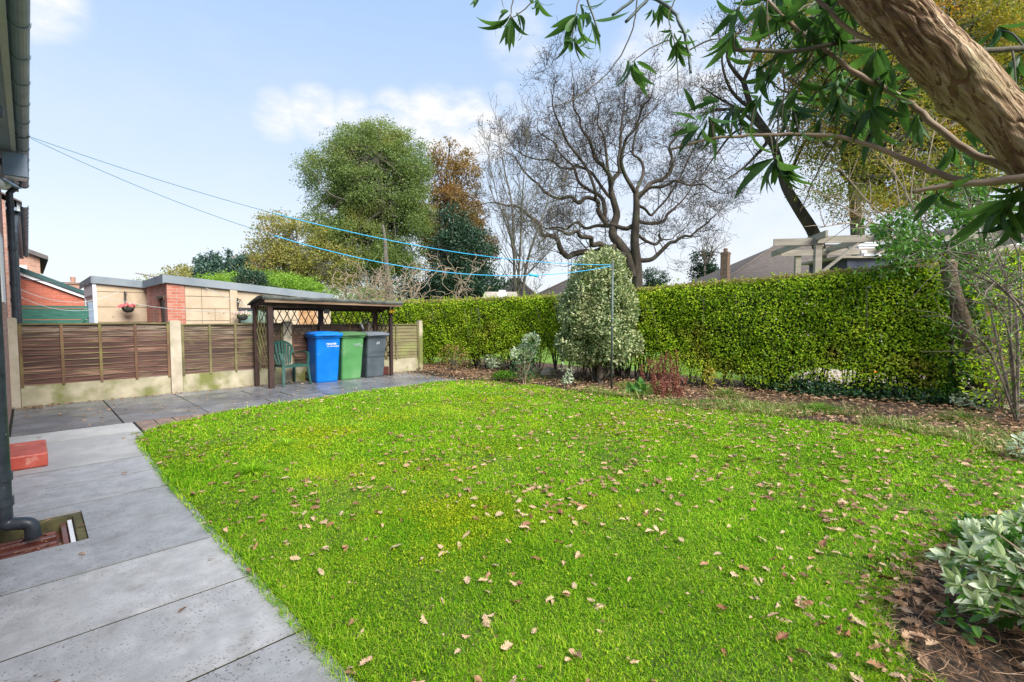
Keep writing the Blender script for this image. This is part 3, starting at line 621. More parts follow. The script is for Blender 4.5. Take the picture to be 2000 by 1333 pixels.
for x, z in ((3.4, 1.45), (3.75, 1.45), (3.6, 1.1), (5.3, 1.5), (2.0, 1.35), (1.7, 1.35)): j.box((x, (WY if x > 2.5 else GA)-.007, z), (x+.025, (WY if x > 2.5 else GA)-.001, z+.025), 1)
w.build('panel_wall', [M['gconc'], M['gjoint']], t)
w = MB(); wallx(w, 5.75, 6.30, WY); w.build('panel_wall', M['gconc_rust'], t, label='rust brown stained wall panel')
w = MB(); w.box((3.91, WY-.07, -.02), (4.09, WY-.001, zroof(4.0)-.14)); w.build('pilaster', M['gconc'], t)
w = MB(); w.box((wx0+.002, WY-.015, wz1-.07), (wx1-.002, WY+.05, wz1-.002)); w.box((wx0+.002, WY-.015, wz0+.002), (wx1-.002, WY+.05, wz0+.04)); w.box((wx0+.002, WY-.015, wz0+.04), (wx0+.05, WY+.05, wz1-.07)); w.box((wx1-.22, WY-.015, wz0+.04), (wx1-.18, WY+.05, wz1-.07))
fr = w.build('window', M['fdoor'], t)
w = MB(); w.box((wx0+.05, WY+.015, wz0+.04), (wx1-.22, WY+.03, wz1-.07)); w.build('pane', M['glass_green'], fr); w = MB(); w.box((wx1-.18, WY+.015, wz0+.04), (wx1-.003, WY+.03, wz1-.07)); w.build('pane', M['glass_dark'], fr)
f = MB()
def fas(x0, x1, y, z0, z1): f.prism([(x0, z0-.20), (x1, z1-.20), (x1, z1), (x0, z0)], y-.03, y, axis=1)
fas(1.30, GX+.0, GA-.05, zroof(1.3), zroof(GX)); fas(GX-.06, XR+.06, GB-.03, zroof(GX)+.02, zroof(XR))
f.prism([(GB-.06, zroof(GX)-.20), (GA-.081, zroof(GX)-.20), (GA-.081, zroof(GX)), (GB-.06, zroof(GX)+.02)], GX-.09, GX-.061, axis=0)
f.prism([(GA-.05, zroof(1.3)-.20), (22, zroof(1.3)-.20), (22, zroof(1.3)), (GA-.05, zroof(1.3))], 1.27, 1.298, axis=0)
f.build('fascia', M['gfascia'], t)
r = MB(); r.prism([(1.30, zroof(1.3)-.06), (XR+.05, zroof(XR)-.06), (XR+.05, zroof(XR)-.01), (1.30, zroof(1.3)-.01)], GA-.049, 22, axis=1); r.prism([(GX-.058, zroof(GX)-.06), (XR+.05, zroof(XR)-.06), (XR+.05, zroof(XR)-.01), (GX-.058, zroof(GX)-.01)], GB-.029, GA-.051, axis=1); r.build('roof', M['felt'], t)
# corrugated shed roof behind
t = thing('garden_store', 'brick outbuilding with pale corrugated roof peeping over the garage', 'shed', (5, 25, -.02))
w = MB(); w.prism([(3.42, 0), (7.9, 0), (7.9, 2.3), (3.42, 2.80)], 22.5, 26, axis=1); w.build('wall', M['brick_old'], t)
n = 64; xs_ = np.linspace(3.3, 8.1, n); r = MB(); v = []
for i, x in enumerate(xs_):
    z = 2.86-(x-3.3)*.10+.035*sin(i*pi/1.0*1.0) ; z = 2.88-(x-3.3)*.11+(.03 if i % 2 else 0)
    v += [(x, 22.35, z), (x, 26.2, z+.35), (x, 22.35, z-.02), (x, 26.2, z+.33)]
r.add(v, [np.array([(i*4, i*4+4, i*4+5, i*4+1) for i in range(n-1)]+[(i*4+2, i*4+3, i*4+7, i*4+6) for i in range(n-1)]+[(i*4, i*4+2, i*4+6, i*4+4) for i in range(n-1)])]); r.build('roof', M['corrugated'], t)
# ================================================================ FENCE
FY = 10.5
fence = thing('panel_fence', 'low boarded fence with concrete posts and gravel boards behind the bins', 'fence', (3.5, FY, 0))
PX = [-.205, 1.87, 3.82, 5.71, 7.13]; PT = [1.36, 1.31, 1.28, 1.26, 1.27]
for x, zt in zip(PX, PT):
    w = .085 if x < 5 else .055
    p = MB(); p.box((x-w, FY-.06, -.1), (x+w, FY+.06, zt-.015)); p.box((x-w+.012, FY-.048, zt-.015), (x+w-.012, FY+.048, zt))
    p.build('post', M['conc'] if x < 7 else M['conc_moss'], fence, bevel=.006, label='narrow greenish end post by the hedge' if x > 7 else None)
cols = [('panel', 'batten'), ('panel_green', 'batten_green'), ('panel', 'batten'), ('panel_pale', 'batten_green')]
for i in range(4):
    w0 = .085 if PX[i] < 5 else .055; w1 = .085 if PX[i+1] < 5 else .055
    x0, x1 = PX[i]+w0+.004, PX[i+1]-w1-.004; top = [1.275, 1.245, 1.21, 1.19][i]; bot = [.30, .30, .30, .31][i]
    g_ = MB(); g_.box((x0, FY-.03, -.08), (x1, FY+.025, bot+.014)); g_.build('gravel_board', M['conc_moss'], fence, bevel=.006)
    pm = M[cols[i][0]]; bm = M[cols[i][1]]
    b = MB(); nb = 10; h = (top-.03-bot-.03)/nb; nx = 14
    for k in range(nb):
        za = bot+.02+k*h; xs = np.linspace(x0+.02, x1-.02, nx); v = []
        ph = random.uniform(0, 6); dr = random.uniform(-.008, .008)
        for j, x in enumerate(xs):
            lo = za+.007*sin(x*2.1+ph)+.004*sin(x*7+ph)+dr*(j/nx-.5)*2; hi = za+h*1.25
            # proud at the foot of each board, tucked in at its head
            v += [(x, FY-.026, lo), (x, FY-.008, lo), (x, FY-.004, hi), (x, FY-.010, hi), (x, FY-.0245, lo+.007)]
        f = []
        for j in range(nx-1):
            for q in range(4): f.append((j*5+q, j*5+q+1, j*5+5+q+1, j*5+5+q))
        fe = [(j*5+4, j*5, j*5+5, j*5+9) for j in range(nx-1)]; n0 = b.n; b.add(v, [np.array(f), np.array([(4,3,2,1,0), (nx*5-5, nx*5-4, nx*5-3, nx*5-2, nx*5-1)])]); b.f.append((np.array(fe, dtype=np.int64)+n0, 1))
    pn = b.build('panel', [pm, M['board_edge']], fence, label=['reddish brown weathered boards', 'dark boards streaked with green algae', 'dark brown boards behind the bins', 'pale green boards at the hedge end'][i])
    nbt = 4 if i < 3 else 2
    for k in range(nbt+1):
        x = x0+.02+(x1-x0-.04)*k/nbt; q = MB(); q.box((x-.019, FY-.045, bot+.0), (x+.019, FY-.0275, top-.026)); q.build('batten', bm, pn)
    q = MB(); q.box((x0, FY-.05, top-.025), (x1, FY+.03, top)); q.build('cap_rail', M['batten_green'], pn)
    q = MB(); q.box((x0, FY-.044, bot), (x1, FY-.0275, bot+.022)) if 0 else q.box((x0+.04, FY-.043, bot+.001), (x1-.04, FY-.0285, bot+.024)); 
# ================================================================ BIN SHELTER
sh = thing('bin_shelter', 'dark timber bin shelter with felt roof and diamond trellis sides', 'bin shelter', (4.6, 10.1, 0))
FL, FR, BL, BM_, BR = (3.27, 9.82), (5.96, 9.95), (3.18, 10.36), (4.50, 10.38), (5.80, 10.38)
for (x, y), h, w in ((FL, 1.68, .045), (FR, 1.66, .035), (BL, 1.6, .04), (BM_, 1.62, .045), (BR, 1.62, .045)):
    p = MB(); p.box((x-w, y-w, 0), (x+w, y+w, h)); p.build('post', M['shelter'], sh, bevel=.004)
# roof: pent, high at the front, felt sagging over the edges
n = 26; r = MB(); v = []
for i in range(n+1):
    u = i/n; x = 3.10+u*3.03; wob = .008*sin(i*1.3)+.006*sin(i*.53+1)
    prof = [(9.66, 1.70), (9.645, 1.735), (9.69, 1.775+wob), (9.95, 1.765+wob*.6), (10.25, 1.705), (10.56, 1.625), (10.575, 1.60), (10.55, 1.60), (10.2, 1.69), (9.72, 1.745)]
    for y, z in prof: v.append((x, y+wob*.5, z-.055*u))
K = 10; f = []
for i in range(n):
    for k in range(K): k2 = (k+1) % K; f.append((i*K+k, (i+1)*K+k, (i+1)*K+k2, i*K+k2))
f += [tuple(range(K)), tuple(range(n*K+K-1, n*K-1, -1))]
r.add(v, f); r.build('roof', M['felt'], sh)
p = MB(); p.bar((3.14, 9.685, 1.685), (6.09, 9.685, 1.635), .075, .022); p.build('fascia', M['fascia_wood'], sh)
p = MB(); p.bar((3.2, 9.80, 1.60), (6.0, 9.93, 1.58), .09, .045); p.bar((3.14, 10.36, 1.55), (6.0, 10.36, 1.52), .08, .045); p.bar((3.2, 9.7, 1.69), (3.16, 10.5, 1.57), .07, .04); p.bar((5.98, 9.75, 1.64), (5.92, 10.5, 1.50), .07, .04); p.build('roof_beam', M['shelter'], sh)
def trellis(a, b, z0, z1, mat_, pw, ph, off=0.0, zi=None):
    "diamond laths between ground points a and b"
    a = V3(*a, 0); b = V3(*b, 0); L = np.linalg.norm(b-a); d = (b-a)/L; nrm_ = V3(-d[1], d[0], 0); q = MB(); k = ph/pw
    for s_, o_ in ((1, .005), (-1, -.005)):
        u = -(z1-z0)/k-pw*2
        while u < L+(z1-z0)/k+pw:
            # line u + s*t/k , z = z0+t
            us = u+off; t0, t1 = 0.0, z1-z0
            lo, hi = (0-us)*k*s_, (L-us)*k*s_
            t0 = max(t0, min(lo, hi)); t1 = min(t1, max(lo, hi))
            if t1-t0 > .05:
                p0 = a+d*(us+s_*t0/k)+nrm_*o_+V3(0, 0, z0+t0); p1 = a+d*(us+s_*t1/k)+nrm_*o_+V3(0, 0, z0+t1)
                q.bar(p0, p1, .016, .006, np.cross(nrm_, p1-p0))
            u += pw
    return q.build('trellis', mat_, sh)
trellis((3.24, 10.33), (4.50, 10.335), .98, 1.54, M['lath'], .148, .30)
trellis((4.50, 10.335), (5.80, 10.33), .98, 1.52, M['lath'], .148, .30, .05)
trellis((3.19, 10.33), (3.255, 9.86), .36, 1.58, M['lath_green'], .118, .25)
trellis((5.80, 10.33), (5.95, 9.98), .38, 1.54, M['lath'], .115, .25)
j = MB(); j.box((4.555, 10.30, 1.44), (4.67, 10.35, 1.535)); tag(j.build('junction_box', M['timber_grey'], bevel=.006), 'small pale junction box under the shelter roof', 'junction box')
# insect traps on the front right post
t = thing('insect_trap', 'two small yellow hanging bottles with white tops on the shelter corner post', 'insect trap', (5.96, 9.9, 1.5))
for dx in (-.035, .04):
    c = MB(); c.lathe([(.0, 0), (.036, 0), (.042, .05), (.03, .085), (.014, .10), (.0, .10)], (5.95+dx, 9.87, 1.46+dx*.1), 12); c.build('bottle', M['yellow'], t, smooth=True)
    c = MB(); c.lathe([(0, 0), (.018, 0), (.018, .06), (0, .06)], (5.95+dx, 9.87, 1.561+dx*.1), 10); c.build('cap', M['white'], t)
# ================================================================ WHEELIE BINS
def rrect(w, d, r, n=4, cy=0):
    p = []
    for cx_, cy_, a0 in ((w/2-r, d/2-r, 0), (-w/2+r, d/2-r, 90), (-w/2+r, -d/2+r, 180), (w/2-r, -d/2+r, 270)):
        for k in range(n+1):
            a = RAD(a0+90*k/n); p.append((cx_+r*cos(a), cy+cy_+r*sin(a)))
    return p
def loft(mb, rings):
    "rings: (outline, z or function)"
    K = len(rings[0][0]); v = []; 
    for ol, z in rings: v += [(x, y, z(x, y) if callable(z) else z) for x, y in ol]
    f = [(i*K+k, i*K+(k+1) % K, (i+1)*K+(k+1) % K, (i+1)*K+k) for i in range(len(rings)-1) for k in range(K)]
    f += [tuple(range(K))[::-1], tuple(range((len(rings)-1)*K, len(rings)*K))]
    return mb.add(v, f)
def make_bin(body, lid, label, loc, rz, s=1.0, tilt=0, dent=False):
    t = thing('wheelie_bin', label, 'wheelie bin', (0, 0, 0), 'wheelie bins lined up in the shelter')
    b = MB()
    R = [(.44,.47,.05,.03,.0), (.455,.50,.055,.03,.03), (.47,.545,.05,.012,.30), (.475,.56,.05,.004,.45), (.487,.585,.05,-.008,.62), (.505,.63,.05,-.022,.90), (.51,.64,.05,-.025,.935), (.56,.70,.04,-.02,.94), (.565,.71,.04,-.02,.985), (.53,.67,.035,-.02,.99)]
    if dent: R[3] = (.466,.548,.05,.008,.46); R.insert(4, (.470,.566,.05,.002,.50)); R.insert(5, (.484,.566,.05,.0,.545))
    loft(b, [(rrect(w, d, r, 4, c), z) for w, d, r, c, z in R])
    for sx in (-1, 1):      # moulded vertical ribs on the front face and skids at the foot
        b.bar((sx*.17, -.262, .88), (sx*.165, -.222, .12), .02, .012, (1, 0, 0)); b.box((sx*.15-.05, -.205, -.0), (sx*.15+.05, -.17, .03))
    b.bar((-.22, -.318, .9), (.22, -.318, .9), .03, .02)
    o = b.build('body', body, t, bevel=.003)
    l = MB()
    dome = lambda x, y: 1.045-.10*(x/.3)**2*.35-.02*((y)/.36)**2
    L = [(rrect(.575,.735,.05,4,-.03), .975), (rrect(.59,.75,.055,4,-.03), .98), (rrect(.59,.75,.055,4,-.03), 1.02), (rrect(.56,.71,.05,4,-.03), 1.032), (rrect(.50,.62,.06,4,-.03), lambda x, y: 1.035), (rrect(.46,.58,.06,4,-.03), 1.052), (rrect(.2,.25,.06,4,-.03), 1.066)]
    loft(l, L); l.box((-.13, -.425, .985), (.13, -.405, 1.01)); lo = l.build('lid', lid, t, bevel=.003)
    h = MB(); h.tube([(-.2, .40, .98), (.2, .40, .98)], .017, 10)
    for sx in (-.2, 0, .2): h.box((sx-.025, .33, .955), (sx+.025, .415, 1.0))
    h.build('handle', lid, t)
    for sx in (-1, 1):
        w = MB(); w.tube([(sx*.23, .26, .10), (sx*.28, .26, .10)], .10, 20); wo = w.build('wheel', M['rubber'], t)
        w = MB(); w.tube([(sx*.283, .26, .10), (sx*.286, .26, .10)], .045, 12); w.build('hub', M['grey_lid'], wo)
    t.location = loc; t.rotation_euler = (RAD(tilt), 0, RAD(rz)); t.scale = (s, s, s)
    return t
def text_mesh(s_, size, parent, loc, mat_, name='lettering', rx=90, rz=0, thick=.0008):
    c = bpy.data.curves.new('txt', 'FONT'); c.body = s_; c.size = size; c.extrude = thick; c.align_x = 'LEFT'; c.offset = size*.012
    o = bpy.data.objects.new('txt', c); C.objects.link(o); bpy.context.view_layer.update()
    me = bpy.data.meshes.new_from_object(o.evaluated_get(bpy.context.evaluated_depsgraph_get())); bpy.data.objects.remove(o)
    me.materials.clear(); me.materials.append(mat_)
    q = bpy.data.objects.new(name, me); C.objects.link(q); q.parent = parent; q.location = loc; q.rotation_euler = (RAD(rx), 0, RAD(rz)); return q
def logo(t, x, z, k, m, second=True):
    y = -.3035-(z-.62)*.131
    rg = MB(); a = np.linspace(.5, 5.6, 14); rg.sweep([(x+.03*k*cos(q), y, z+.03*k*sin(q)+.012*k) for q in a], .012*k, .003, (0, 0, 1)) if 0 else rg.tube([(x+.03*k*cos(q), y, z+.03*k*sin(q)+.012*k) for q in a], .006*k, 6)
    rg.build('emblem', m, t)
    text_mesh('recycle', .062*k, t, (x+.036*k, y-.002, z+.003), m, rx=97.4)
    if second: text_mesh('for warrington', .036*k, t, (x+.05*k, y, z-.036*k), m, rx=97.4)
bb = make_bin(M['blue'], M['blue'], 'bright blue wheelie bin with white recycle lettering beside the green chair', (4.42, 10.09, 0), -6, 1.0)
logo(bb, -.085, .79, 1.15, M['white'])
gb = make_bin(M['green'], M['dark_green'], 'green wheelie bin between the blue and the dark grey bins', (4.98, 10.15, 0), -3, .985)
logo(gb, -.03, .77, .95, M['faded'])
kb = make_bin(M['grey'], M['grey_lid'], 'dark grey wheelie bin with a faded number at the right of the shelter', (5.55, 10.17, 0), 2, .97, dent=True)
text_mesh('60', .09, kb, (-.03, -.326, .775), M['faded'], rx=97.4)
for o in list(sc.objects):
    if o.name.startswith('lettering'): pass
# red brick lump and blue handle behind
t = MB(); t.box((5.86, 10.15, 0), (6.02, 10.4, .19)); tag(t.build('crate', M['gully'], bevel=.01), 'small dark red crate on the ground right of the grey bin', 'crate')
t = thing('garden_tool', 'grey metal handle of a tool leaning up behind the grey bin', 'garden tool', (5.4, 10.4, .3))
c = MB(); c.tube([(5.50, 10.42, .2), (5.50, 10.42, 1.12), (5.46, 10.40, 1.20), (5.52, 10.38, 1.26), (5.64, 10.36, 1.33)], [.012, .014, .026, .02, .014], 8); c.build('handle', M['grey_lid'], t, smooth=True)
c = MB(); c.tube([(5.50, 10.38, 1.08), (5.44, 10.36, 1.19), (5.40, 10.35, 1.24)], [.02, .026, .018], 8); c.build('grip', M['offwhite'], t, smooth=True)
# ================================================================ CHAIR
t = thing('plastic_chair', 'dark green plastic garden chair with fan back under the bin shelter', 'chair', (0, 0, 0))
s_ = MB(); 
ring = lambda w0, w1, d, z: [(-w0/2, -d/2, z), (w0/2, -d/2, z), (w1/2, d/2, z-.02), (-w1/2, d/2, z-.02)]
nx = 8; v = []
for j in range(7):
    for i in range(nx+1):
        y = -.23+.44*j/6; w = .46-.08*j/6; x = -w/2+w*i/nx
        z = .42-.025*sin(pi*i/nx)-.02*(j/6)-(.02 if j == 0 else 0); v.append((x, y, z))
nv = len(v); v += [(a, b_, c_-.012) for a, b_, c_ in v]; f = []
for j in range(6):
    for i in range(nx):
        a = j*(nx+1)+i; f += [(a, a+1, a+nx+2, a+nx+1), (nv+a, nv+a+nx+1, nv+a+nx+2, nv+a+1)]
s_.add(v, f); s_.sweep([(-.24, .2, .395), (-.245, -.2, .40), (-.22, -.245, .395), (.22, -.245, .395), (.245, -.2, .40), (.24, .2, .395)], .05, .015, (0, 0, 1)); s_.build('seat', M['chair'], t)
bk = MB()
arch = [(-.27+.02, .0, .62)]; A = np.linspace(pi, 0, 19)
arc = np.array([(.235*cos(a), .235+.05*sin(a)+.05, .62+.245*sin(a)**.8) for a in A])
bk.sweep(arc, .045, .014, (0, .1, 0) if 0 else np.array([(cos(a)*.6, -.15, sin(a)+.3) for a in A]))
for k in range(7):
    u = (k-3)/3; x0 = u*.135; x1 = u*.20; zt = .62+.245*max(0, 1-(u*.85)**2)**.5*.97
    pts = [(x0+(x1-x0)*q**.8, .215+.07*q+.015*sin(pi*q), .405+(zt-.405)*q) for q in np.linspace(0, 1, 7)]
    bk.sweep(pts, np.linspace(.027, .046, 7), .008, (1, 0, 0))
bk.build('backrest', M['chair'], t)
for sx in (-1, 1):
    a = MB(); a.sweep([(sx*.235, .285, .62), (sx*.262, .22, .615), (sx*.285, .10, .645), (sx*.29, -.04, .655), (sx*.29, -.16, .65), (sx*.285, -.215, .62)], [.04, .05, .055, .055, .055, .045], .014, (1, 0, 0)); a.build('armrest', M['chair'], t)
    a = MB(); a.sweep([(sx*.283, -.215, .64), (sx*.268, -.235, .52), (sx*.25, -.24, .40), (sx*.265, -.262, .2), (sx*.285, -.285, 0)], [.04, .05, .06, .05, .04], .022, (1, .25*sx, 0)); a.build('leg', M['chair'], t)
    a = MB(); a.sweep([(sx*.20, .20, .41), (sx*.225, .245, .2), (sx*.25, .29, 0)], [.06, .05, .04], .022, (1, .25*sx, 0)); a.build('leg', M['chair'], t)
t.location = (3.72, 10.10, .0); t.rotation_euler = (0, 0, RAD(8))
# ================================================================ HANGING BASKETS
def basket(label, x, y, z, fm1, fm2, r=.155):
    t = thing('hanging_basket', label, 'hanging basket', (x, y, z), 'flower baskets hung on the garage wall')
    b = MB(); wy = y+.26
    b.box((x-.05, wy-.03, z+.18), (x-.02, wy, z+.48)); b.bar((x-.035, wy-.02, z+.45), (x-.02, y, z+.42), .018, .014, (0, 0, 1)); b.bar((x-.035, wy-.02, z+.25), (x-.02, y+.07, z+.42), .014, .014, (1, 0, 0)); b.build('bracket', M['fdoor'], t)
    b = MB(); b.lathe([(0, -.14), (.06, -.132), (.12, -.09), (r, 0), (r-.01, .01), (0, .0)], (x, y, z), 18); b.build('bowl', M['liner'], t, smooth=True)
    b = MB()
    for a in (0, 2.1, 4.2): b.tube([(x+r*cos(a), y+r*sin(a), z), (x-.01, y, z+.40)], .003, 4)
    b.build('chain', M['wire'], t)
    for m_, sgn, nfl in ((fm1, -1, 150), (fm2, 1, 110)):
        q = MB(); c = rng.normal(size=(14, 3))*V3(.075, .07, .025)+V3(x+sgn*.05, y, z+.055); idx = rng.integers(0, 14, nfl*2); p = c[idx]+rng.normal(size=(nfl*2, 3))*.018
        q.scatter(*T_DIA, p, frames(rnd_dirs(nfl*2), rnd_dirs(nfl*2)), rng.uniform(.03, .055, nfl*2)); q.build('flowers', m_, t)
    q = MB(); p = rng.normal(size=(120, 3))*V3(.1, .09, .02)+V3(x, y, z+.025); q.scatter(*T_DIA, p, frames(rnd_dirs(120), rnd_dirs(120)), rng.uniform(.03, .06, 120)); q.build('foliage', M['glossy'], t)
basket('hanging basket of bright pink flowers on the left garage wall', 2.03, 17.5, 1.62, M['pinkf'], M['pinkf'])
basket('hanging basket of pale pink and cream flowers beside the garage window', 4.12, 14.48, 1.40, M['palef'], M['palef'], .14)
# ================================================================ LINES
PO = V3(7.76, 5.10, 0)
t = thing('line_pole', 'tall galvanised clothes line pole standing in front of the variegated bush', 'pole', tuple(PO))
c = MB(); c.tube([PO, PO+V3(0, 0, 2.40)], .021, 12); c.build('pole', M['galv'], t, smooth=True)
c = MB(); c.tube([PO+V3(-.02, 0, 2.35), PO+V3(-.06, .02, 2.35), PO+V3(-.06, .02, 2.30)], .006, 6); c.build('hook', M['galv'], t)
HK = at(60, 268, 5.5); PT_ = PO+V3(-.05, .02, 2.34)
t = thing('clothes_line', 'looped blue clothes line running from the house to the pole', 'clothes line', tuple(HK))
def sag(a, b, s_, n=60, mid=None): 
    u = np.linspace(0, 1, n)[:, None]; p = a+(b-a)*u; p[:, 2] -= (4*s_*u*(1-u))[:, 0]; return p
def fit(p0, p1, pix):
    "sag of a hanging line whose picture passes a measured pixel"
    best = None
    for s_ in np.linspace(0, 1.2, 121):
        p = sag(p0, p1, s_, 200); d = p-EYE; z = d@FW; X = 1000+F*(d@RT)/z; Y = 666.5-F*(d@UP)/z
        i = np.argmin(abs(X-pix[0])); e = abs(Y[i]-pix[1])
        if best is None or e < best[0]: best = (e, s_)
    return best[1]
L1 = sag(HK, PT_, fit(HK, PT_, (600, 434))); B2 = PT_+V3(.02, -.02, -.02)
L2 = sag(HK+V3(0, 0, -.015), B2, fit(HK+V3(0, 0, -.015), B2, (750, 515)), 60)
for i, L in enumerate((L1, L2)):
    k = 18; c = MB(); c.tube(L[:k+1], .0035, 6); c.build('cord', M['rope_dark'], t, label='darker teal length near the house'); c = MB(); c.tube(L[k:], .0062, 6); c.build('cord', M['rope'], t)
q = L2[int(.80*60)]; d = L2-EYE; z = d@FW; X = 1000+F*(d@RT)/z; q = L2[np.argmin(abs(X-1040))]
dirn = nrm(PT_-HK)
c = MB(); c.tube([q-dirn*.09, q-dirn*.06, q, q+dirn*.06, q+dirn*.09], [.012, .026, .016, .026, .012], 10); c.build('tensioner', M['rope'], t, smooth=True)
c = MB(); c.tube([(WX, 7.3, 3.38), tuple(HK+V3(-.1, 0, 0)), tuple(HK)], .004, 6); c.tube([(WX, 7.9, 3.33), tuple(HK)], .004, 6); c.build('wall_hook', M['fdoor'], t)
def wire(name, label, cat, a, b, s_, r, m_, g_=None):
    c = MB(); c.tube(sag(V3(*a), V3(*b), s_, 30), r, 5); return tag(c.build(name, m_, origin=a), label, cat, g_)
wire('overhead_cable', 'thin grey cable strung level above the garage roof', 'cable', at(35, 545, 13.5), at(345, 550, 17), .12, .011, M['wire'])
gl = 'pale washing lines in the yard behind the fence'
wire('washing_line', 'upper pale washing line from far house to the garage corner', 'washing line', at(38, 565, 10.5), at(232, 570, 12.6), .28, .006, M['wire_pale'], gl)
wire('washing_line', 'long pale washing line crossing the garage wall towards its window', 'washing line', at(186, 576, 12.3), at(510, 608, 10.6), .16, .006, M['wire_pale'], gl)
wire('washing_line', 'lowest pale washing line sagging across the red brick wall', 'washing line', at(38, 580, 10.6), at(190, 603, 12.5), .16, .006, M['wire_pale'], gl)
wire('washing_line', 'steep pale line dropping from the garage fascia past the right basket', 'washing line', at(388, 556, 13.0), at(500, 604, 11.2), .02, .006, M['wire_pale'], gl)
# ================================================================ HEDGE
HP = [(5.7, 19.0), (6.7, 15.2), (7.62, 11.6), (8.72, 7.1), (9.42, 2.9), (10.08, .50), (10.5, .9), (11.9, -3)]
HT = [1.75, 1.77, 1.80, 1.88, 2.08, 2.22, 2.36, 2.42]
def hedge(name, label, s0, s1, dens, leaf, zlow, seed):
    P = np.array(HP[s0:s1+1]); Z = np.array(HT[s0:s1+1]); seg = np.linalg.norm(np.diff(P, axis=0), axis=1); S = np.concatenate([[0], np.cumsum(seg)]); L = S[-1]
    def base(u): return np.stack([np.interp(u, S, P[:, 0]), np.interp(u, S, P[:, 1])], 1), np.interp(u, S, Z)
    tan = nrm(P[-1]-P[0]); nout = V3(tan[1], -tan[0], 0);   # towards the garden
    if nout[0] > 0: nout = -nout
    D = .8; t = thing(name, label, 'hedge', (P[len(P)//2][0], P[len(P)//2][1], 0))
    def place(u, dpt, z):
        b, _ = base(u); return np.stack([b[:, 0]-nout[0]*dpt, b[:, 1]-nout[1]*dpt, z], 1)
    def orient(n, out, up): 
        nn = nrm(out+up+rnd_dirs(n)*.75); d = nrm(rnd_dirs(n)+V3(0, 0, .1)+nout*.5); return frames(d, nn)
    # front face
    n = int(L*2.0*dens); u = rng.uniform(0, L, n); _, zt = base(u); z = zlow(u)*.5+rng.uniform(0, 1, n)**.92*(zt-zlow(u)*.5)
    pr = place(u, np.zeros(n), z); bul = .06*vn(pr, 2.2, seed)+.035*vn(pr, 6, seed+1)
    low = np.clip((z-zlow(u))/.35+.35+.5*vn(pr, 2.0, seed+5), 0, 1); hole = vn(pr, 3.4, seed+3) > 1.05
    k = (rng.uniform(0, 1, n) < (low*.85+.10)) & ~(hole & (rng.uniform(0, 1, n) < .7))
    dp_ = -bul+np.abs(rng.normal(0, .085, n))*1.0-.02; rnd_top = np.clip((z-zt+.12)/.12, 0, 1)**2*.10
    pos = place(u, dp_+rnd_top, z)[k]; m = len(pos)
    f = MB(); f.scatter(*T_DIA, pos, orient(m, nout*.7, V3(0, 0, .95)), rng.uniform(.7, 1.25, m)*leaf)
    # back face, sparser
    n2 = n//4; u = rng.uniform(0, L, n2); _, zt = base(u); z = rng.uniform(.35, 1, n2)*zt; pos = place(u, D-np.abs(rng.normal(0, .1, n2)), z); f.scatter(*T_DIA, pos, orient(n2, -nout, V3(0, 0, .4)), rng.uniform(1.2, 1.9, n2)*leaf)
    f.build('foliage', M['hedge'], t)
    # clipped brownish top
    n3 = int(L*D*dens*.9); u = rng.uniform(0, L, n3); _, zt = base(u); d_ = rng.uniform(.02, D-.03, n3)
    z = zt+.03*vn(place(u, d_, zt), 2.5, seed+2)+np.abs(rng.normal(0, .022, n3))-.03
    f = MB(); f.scatter(*T_DIA, place(u, d_, z), orient(n3, nout*.1, V3(0, 0, .8)), rng.uniform(.7, 1.2, n3)*leaf); f.build('foliage', M['hedge_top'], t, label='browned clipped leaves along the top')
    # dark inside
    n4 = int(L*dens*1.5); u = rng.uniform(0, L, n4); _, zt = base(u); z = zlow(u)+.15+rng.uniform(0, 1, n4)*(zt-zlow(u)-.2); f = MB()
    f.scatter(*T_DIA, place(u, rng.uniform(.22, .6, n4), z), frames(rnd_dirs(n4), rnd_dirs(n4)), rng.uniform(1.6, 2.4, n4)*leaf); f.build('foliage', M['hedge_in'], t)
    # stems
    ns = int(L*13); st = MB(); u = np.sort(rng.uniform(0, L, ns)); b, zt = base(u); Pp = []; Rr = []
    for i in range(ns):
        d0 = rng.uniform(.26, .62); p0 = V3(b[i][0]-nout[0]*d0, b[i][1]-nout[1]*d0, -.03); r0 = rng.uniform(.008, .024)
        ks = 1 if r0 < .014 else 3
        for c in range(ks):
            dx = rng.normal(0, .12, 3); q = [p0]
            for s_ in range(1, 5): q.append(p0+V3(dx[0]*s_*.6+rng.normal(0, .02), dx[1]*s_*.6+rng.normal(0, .02), zt[i]*.22*s_))
            Pp.append(q); Rr.append(np.linspace(r0/(1+.4*c), .005, 5))
    st.tubes(Pp, Rr, 5)
    # twigs poking about
    nt_ = int(L*45); u = rng.uniform(0, L, nt_); _, zt = base(u); z = rng.uniform(.15, .95, nt_)*zt; p = place(u, rng.uniform(.02, .3, nt_), z); dd = nrm(nout*.7+rnd_dirs(nt_)*.8+V3(0, 0, .5))
    st.tubes(np.stack([p, p+dd*.12, p+dd*.2+V3(0, 0, .03)], 1), np.tile([.004, .003, .0015], (nt_, 1)), 3)
    # stray shoots above the clipped line
    nsh = int(L*16); u = rng.uniform(0, L, nsh); _, zt = base(u); p = place(u, rng.uniform(.02, D-.1, nsh), zt-.05); hh = rng.uniform(.06, .17, nsh); e = p+np.stack([rng.normal(0, .03, nsh), rng.normal(0, .03, nsh), hh], 1)
    st.tubes(np.stack([p, (p+e)/2+rng.normal(0, .006, (nsh, 3)), e], 1), np.tile([.003, .0025, .0015], (nsh, 1)), 3); kk = rng.integers(0, nsh, nsh*9); w = rng.uniform(.3, 1, nsh*9)[:, None]; q = p[kk]+(e[kk]-p[kk])*w
